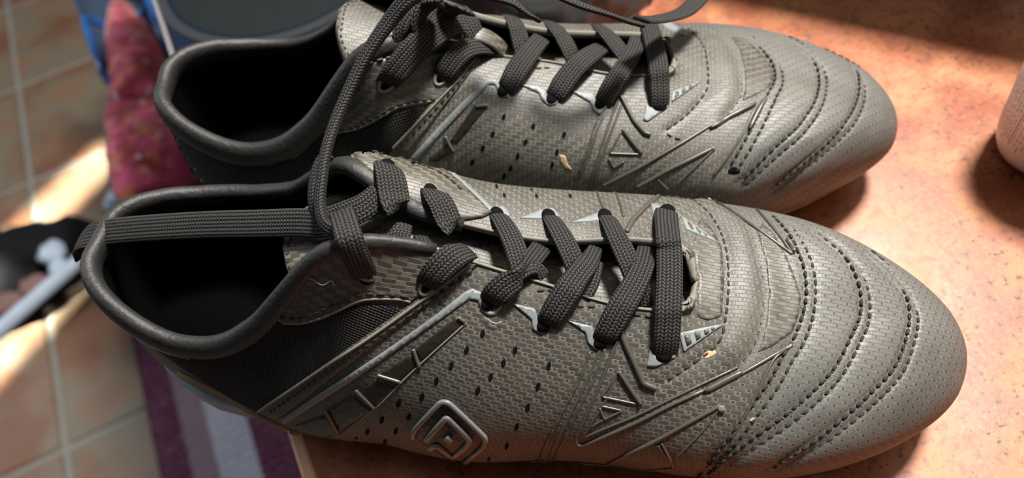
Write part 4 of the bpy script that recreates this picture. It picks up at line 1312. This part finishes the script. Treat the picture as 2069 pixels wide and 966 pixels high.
bt = thing('bottle', 'white plastic bottle with small brown print standing on the counter beyond the toes', 'bottle', BX)
def brad(z): return .0180 + .12 * z
lathe('body', [(.001, .0006), (.0115, .0), (.0142, .0006), (.0168, .0026), (.0184, .0060)] + [(brad(z), z) for z in (.012, .03, .045, .058)] + [(.0242, .064), (.020, .0685), (.0150, .0705), (.012, .0725)], M['bottle'], bt)
lathe('cap', [(.0145, .0720), (.0150, .0730), (.0150, .0840), (.0138, .0855), (.002, .0860)], M['bottle'], bt)
lb0, lb1, k = math.radians(95), math.radians(330), 60
V, F = [], []
for z in (.0105, .056):
    for i in range(k + 1):
        a = lb0 + (lb1 - lb0) * i / k
        V.append(((brad(z) + .00025) * math.cos(a), (brad(z) + .00025) * math.sin(a), z))
for i in range(k):
    F.append((i, i + 1, k + 1 + i + 1, k + 1 + i))
new_obj('label_sleeve', V, F, M['label'], bt)
V, F = [], []
def mark(a0, a1, z0, z1):
    b = len(V)
    for a, z in ((a0, z0), (a1, z0), (a1, z1), (a0, z1)):
        V.append(((brad(z) + .0004) * math.cos(a), (brad(z) + .0004) * math.sin(a), z))
    F.append((b, b + 1, b + 2, b + 3))
rr = random.Random(3)
lineno = 0
a = math.radians(120)
while a < math.radians(312):
    lineno += 1
    if lineno % 9 == 6:
        mark(a, a + .014, .013, .054); a += .05
        continue
    z = .013 + (.002 if lineno % 3 else 0)
    if lineno % 3 == 0:
        mark(a, a + .022, .0125, .0134)
    end = rr.uniform(.036, .054)
    while z < end:
        l = rr.uniform(.0008, .0034)
        q = z
        while q < z + l:                    # letter-sized strokes of the tiny print
            mark(a, a + rr.choice((.020, .026, .032)), q, q + .00034)
            q += .00082
        z += l + .0013
    a += .082
tag(new_obj('label_print', V, F, M['print'], bt, smooth=False), kind='stuff')

# ------------------------------------------------------------------ dark plastic bag lying behind the far boot
def crumple(name, rows, mat, amp, freq, k=28, seed=0.0, parent=None, squash=.6):
    """rows: centre (x,y,z), half-width, half-height; a wrinkled lying body"""
    rows = cr(rows, 8)
    n = len(rows)
    P = rows[:, :3]
    T = np.gradient(P, axis=0); T /= np.linalg.norm(T, axis=1, keepdims=True)
    V = []
    for i in range(n):
        s = np.cross(T[i], [0, 0, 1.0]); s /= np.linalg.norm(s) + 1e-9
        u = np.cross(s, T[i])
        for j in range(k):
            a = 2 * math.pi * j / k
            d = s * math.cos(a) * rows[i, 3] + u * math.sin(a) * rows[i, 4]
            p = P[i] + d
            q = Vector((p[0] * freq + seed, p[1] * freq, p[2] * freq))
            f = noise.noise(q) + .6 * abs(noise.noise(q * 2.3)) + .3 * noise.noise(q * 5)
            V.append(P[i] + d * (1 + amp * f))
    F = [(i * k + j, (i + 1) * k + j, (i + 1) * k + (j + 1) % k, i * k + (j + 1) % k) for i in range(n - 1) for j in range(k)]
    F += [tuple(range(k))[::-1], tuple(range((n - 1) * k, n * k))]
    return new_obj(name, V, F, mat, parent)
M['bag'] = plain('dark_plastic_film', (0.035, 0.036, 0.038), 0.25, 0.6)
def cpt(px, py, z): return tuple(at_z(px, py, z))
bag = crumple('plastic_bag', [(*cpt(1310, -12, .012), .006, .008), (*cpt(1250, -14, .018), .016, .014), (*cpt(1150, -10, .026), .022, .022), (*cpt(1040, -10, .030), .024, .026), (*cpt(930, -20, .030), .022, .026), (*cpt(850, -45, .024), .014, .018)], M['bag'], .35, 38.0)
tag(bag, 'crumpled dark grey plastic bag lying behind the laces of the farther boot', 'bag')

# ------------------------------------------------------------------ below the counter edge: blue bag with red cloth
def cloth_mat():
    n = NT('red_pink_cloth')
    o = n.coord('Object')
    a = n.noise(24.0, 4, o)
    b = n.noise(38.0, 3, o)
    c = n.noise(55.0, 3, o)
    col = n.mix(n.ramp(a, 0.38, 0.62), (0.30, 0.012, 0.020), (0.70, 0.085, 0.19))
    col = n.mix(n.ramp(b, 0.55, 0.68, 0, 0.8), col, (0.70, 0.24, 0.08))
    col = n.mix(n.ramp(c, 0.60, 0.70, 0, 0.8), col, (0.85, 0.60, 0.70))
    n.bump(c, 0.6, 0.006)
    return n.done(col, 0.7, 0.3, Sheen_Weight=0.3)
M['cloth'] = cloth_mat()
M['blue'] = plain('blue_plastic', (0.02, 0.13, 0.42), 0.22, 0.6)
M['blue_dull'] = plain('grey_blue_film', (0.055, 0.085, 0.14), 0.6, 0.3)
ZB0 = -.38
rows = []
for px, py, z, wr, hr in ((244, 20, -.44, .016, .018), (252, 45, -.43, .022, .022), (262, 75, -.42, .030, .028), (278, 130, -.41, .036, .030), (288, 190, -.41, .039, .028), (288, 215, -.415, .046, .020), (290, 238, -.415, .050, .022), (298, 275, -.41, .052, .030), (310, 330, -.41, .052, .030), (335, 385, -.425, .046, .028), (372, 440, -.46, .022, .02)):
    rows.append((*at_z(px, py, z), wr, hr))
cl = crumple('cloth', rows, M['cloth'], .16, 26.0, 40, 3.0)
tag(cl, 'crumpled red and pink patterned cloth stuffed in a blue bag below the counter edge', 'cloth')
# the bag: wall wrapped round the lower side of the cloth, thick glossy rim
bagr = thing('blue_bag', 'blue plastic bag with a shiny rim holding red cloth, beside the counter edge', 'bag', at_z(270, 200, -.9))
path = cr([tuple(at_z(px, py, z)) for px, py, z in ((200, -90, -.42), (228, -15, -.42), (262, 80, -.425), (292, 180, -.43), (318, 290, -.44), (345, 390, -.46), (370, 470, -.50))], 8)
T = np.gradient(path, axis=0); T /= np.linalg.norm(T, axis=1, keepdims=True)
V, F = [], []
kk = 26
vd = np.array(Vector(R[2]))
for i, p in enumerate(path):
    f = i / (len(path) - 1)
    sd = np.cross(T[i], vd); sd /= np.linalg.norm(sd)
    up = np.cross(sd, T[i]); up *= -np.sign(up @ vd)
    wr = np.interp(f, [0, .15, .35, .5, .62, 1], [.058, .056, .052, .050, .047, .044])
    reach = np.interp(f, [0, .10, .18, .40, .46, 1], [1.62, 1.62, 1.15, 1.15, .62, .5])  # how far the wall climbs each side (x 90 degrees)
    for j in range(kk):
        a = (j / (kk - 1) * 2 - 1) * reach * math.pi / 2
        V.append(p + sd * wr * math.sin(a) - up * (wr * math.cos(a) * .9) + up * .0)
n = len(path)
F = [(i * kk + j, (i + 1) * kk + j, (i + 1) * kk + j + 1, i * kk + j + 1) for i in range(n - 1) for j in range(kk - 1)]
b_ = new_obj('wall', V, F, M['blue_dull'], None)
sm = b_.modifiers.new('thick', 'SOLIDIFY'); sm.thickness = .004
rel(b_, bagr)
A = np.array(V).reshape(n, kk, 3)
i0 = int(n * .20)
rimp = [A[i, kk - 1] for i in range(n - 1, i0, -1)] + [A[i0, j] for j in range(kk - 1, -1, -2)] + [A[i, 0] for i in range(i0, n)]
rimp = smooth_rows(even(smooth_rows(rimp, 4), .006), 3)
V2, F2, _ = sweep(rimp, np.tile(-vd, (len(rimp), 1)), .0050, .0045, 10)
r_ = new_obj('rim', V2, F2, M['blue'], None)
rel(r_, bagr)

ctr_, fwd = path[:, :2], np.array([path[-26, 0] - path[6, 0], path[-26, 1] - path[6, 1]])
fwd /= np.linalg.norm(fwd); sid = np.array([-fwd[1], fwd[0]])
q = [path[6, :2] + sid * .030, path[6, :2] - sid * .030, path[-30, :2] - sid * .030, path[-30, :2] + sid * .030]
rel(slab('base', [Vector((a_, b_, 0)) for a_, b_ in q], FZ, -.468, M['blue_dull'], None, .012, 3), bagr)

# ------------------------------------------------------------------ dark bundle and pale rail on the sunlit floor at the far left
M['black'] = plain('black_fabric', (0.006, 0.006, 0.008), 0.8, 0.2)
M['pale_blue'] = plain('pale_blue_plastic', (0.50, 0.60, 0.72), 0.3, 0.5)
M['rose'] = plain('dull_rose_fabric', (0.25, 0.15, 0.14), 0.8, 0.2)
def fpt(px, py, z): return np.array(at_z(px, py, z))
bd = thing('bundle', 'black bundle with painted pale blue highlights and dull rose patches on the sunlit tiles', 'bundle', at_z(90, 540, FZ))
rows = [(*fpt(-60, 640, -.85), .05, .05), (*fpt(0, 590, -.84), .062, .06), (*fpt(60, 535, -.83), .066, .07), (*fpt(120, 505, -.83), .056, .06), (*fpt(175, 480, -.85), .030, .045), (*fpt(205, 470, -.86), .012, .03)]
rel(crumple('body', rows, M['black'], .22, 16.0, 32, 1.0), bd)
rows = [(*fpt(66, 478, -.82), .018, .03), (*fpt(72, 458, -.80), .010, .02), (*fpt(74, 446, -.79), .002, .005)]
rel(crumple('corner', rows, M['black'], .1, 20.0, 16, 1.0), bd)
def blob(name, px, py, z, r_, mat, parent, sq=(1, 1, 1)):
    bm = bmesh.new()
    bmesh.ops.create_icosphere(bm, subdivisions=3, radius=r_)
    for v in bm.verts:
        f = 1 + .25 * noise.noise(v.co * (1.6 / r_) + Vector((px, py, 0)))
        v.co = Vector((v.co.x * sq[0] * f, v.co.y * sq[1] * f, v.co.z * sq[2] * f))
    o = from_bm(name, bm, mat, None, True)
    o.location = at_z(px, py, z)
    if parent:
        rel(o, parent)
    return o
blob('patch', 105, 510, -.765, .024, M['pale_blue'], bd, (1, 1, .6))  # pale blue blob stands in for a highlight on the black bundle
blob('patch', 118, 540, -.765, .018, M['pale_blue'], bd, (1, 1, .6))  # second highlight, also modelled as a pale blob
blob('patch', 70, 580, -.765, .026, M['rose'], bd, (1.1, .9, .6))
blob('patch', 20, 615, -.775, .030, M['rose'], bd, (1.2, .8, .6))
def bar(name, a, b, r_, mat):
    P = np.array([np.array(a) + (np.array(b) - np.array(a)) * t for t in np.linspace(0, 1, 8)])
    V, F, _ = sweep(P, np.tile([[0, 0, 1.0]], (8, 1)), r_, r_, 12)
    return new_obj(name, V, F, mat)
rl = bar('rail', fpt(-60, 718, -.74), fpt(172, 516, -.74), .013, M['pale_blue'])
tag(rl, 'pale blue shiny rail crossing in front of the black bundle', 'rail')
bl = blob('ball', 245, 402, -.87, .030, M['pale_blue'], None, (1.2, .9, .8))
tag(bl, 'small pale blue white ball on the floor below the red cloth', 'ball')

# ------------------------------------------------------------------ unseen slab on legs, added beyond the far corner to shade the laminate
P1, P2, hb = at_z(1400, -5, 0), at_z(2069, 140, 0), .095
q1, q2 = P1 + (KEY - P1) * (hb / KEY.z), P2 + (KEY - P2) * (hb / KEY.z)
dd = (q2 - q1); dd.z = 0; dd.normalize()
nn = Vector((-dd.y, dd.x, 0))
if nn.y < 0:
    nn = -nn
M['shade_slab'] = plain('shade_slab_metal', (0.03, 0.028, 0.026), 0.6, 0.3)
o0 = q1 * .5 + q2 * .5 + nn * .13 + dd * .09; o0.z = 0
tr = thing('added_shade_slab', 'unseen dark slab on short legs, added to shade the counter corner', 'shade_slab', o0)
g = slab('shade_slab', [q1 - dd * .04, q2 + dd * .22, q2 + dd * .22 + nn * .14, q1 - dd * .04 + nn * .14], hb - .006, hb + .012, M['shade_slab'], None, .003, 2)
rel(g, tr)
for a_, b_ in ((.17, .06), (.40, .06), (.17, .12), (.40, .12)):
    c_ = q1 - dd * .04 + dd * a_ + nn * b_
    g = slab('leg', [c_ + Vector((x, y, 0)) for x, y in ((-.006, -.006), (.006, -.006), (.006, .006), (-.006, .006))], 0, hb - .006, M['shade_slab'], None, .001, 1)
    rel(g, tr)
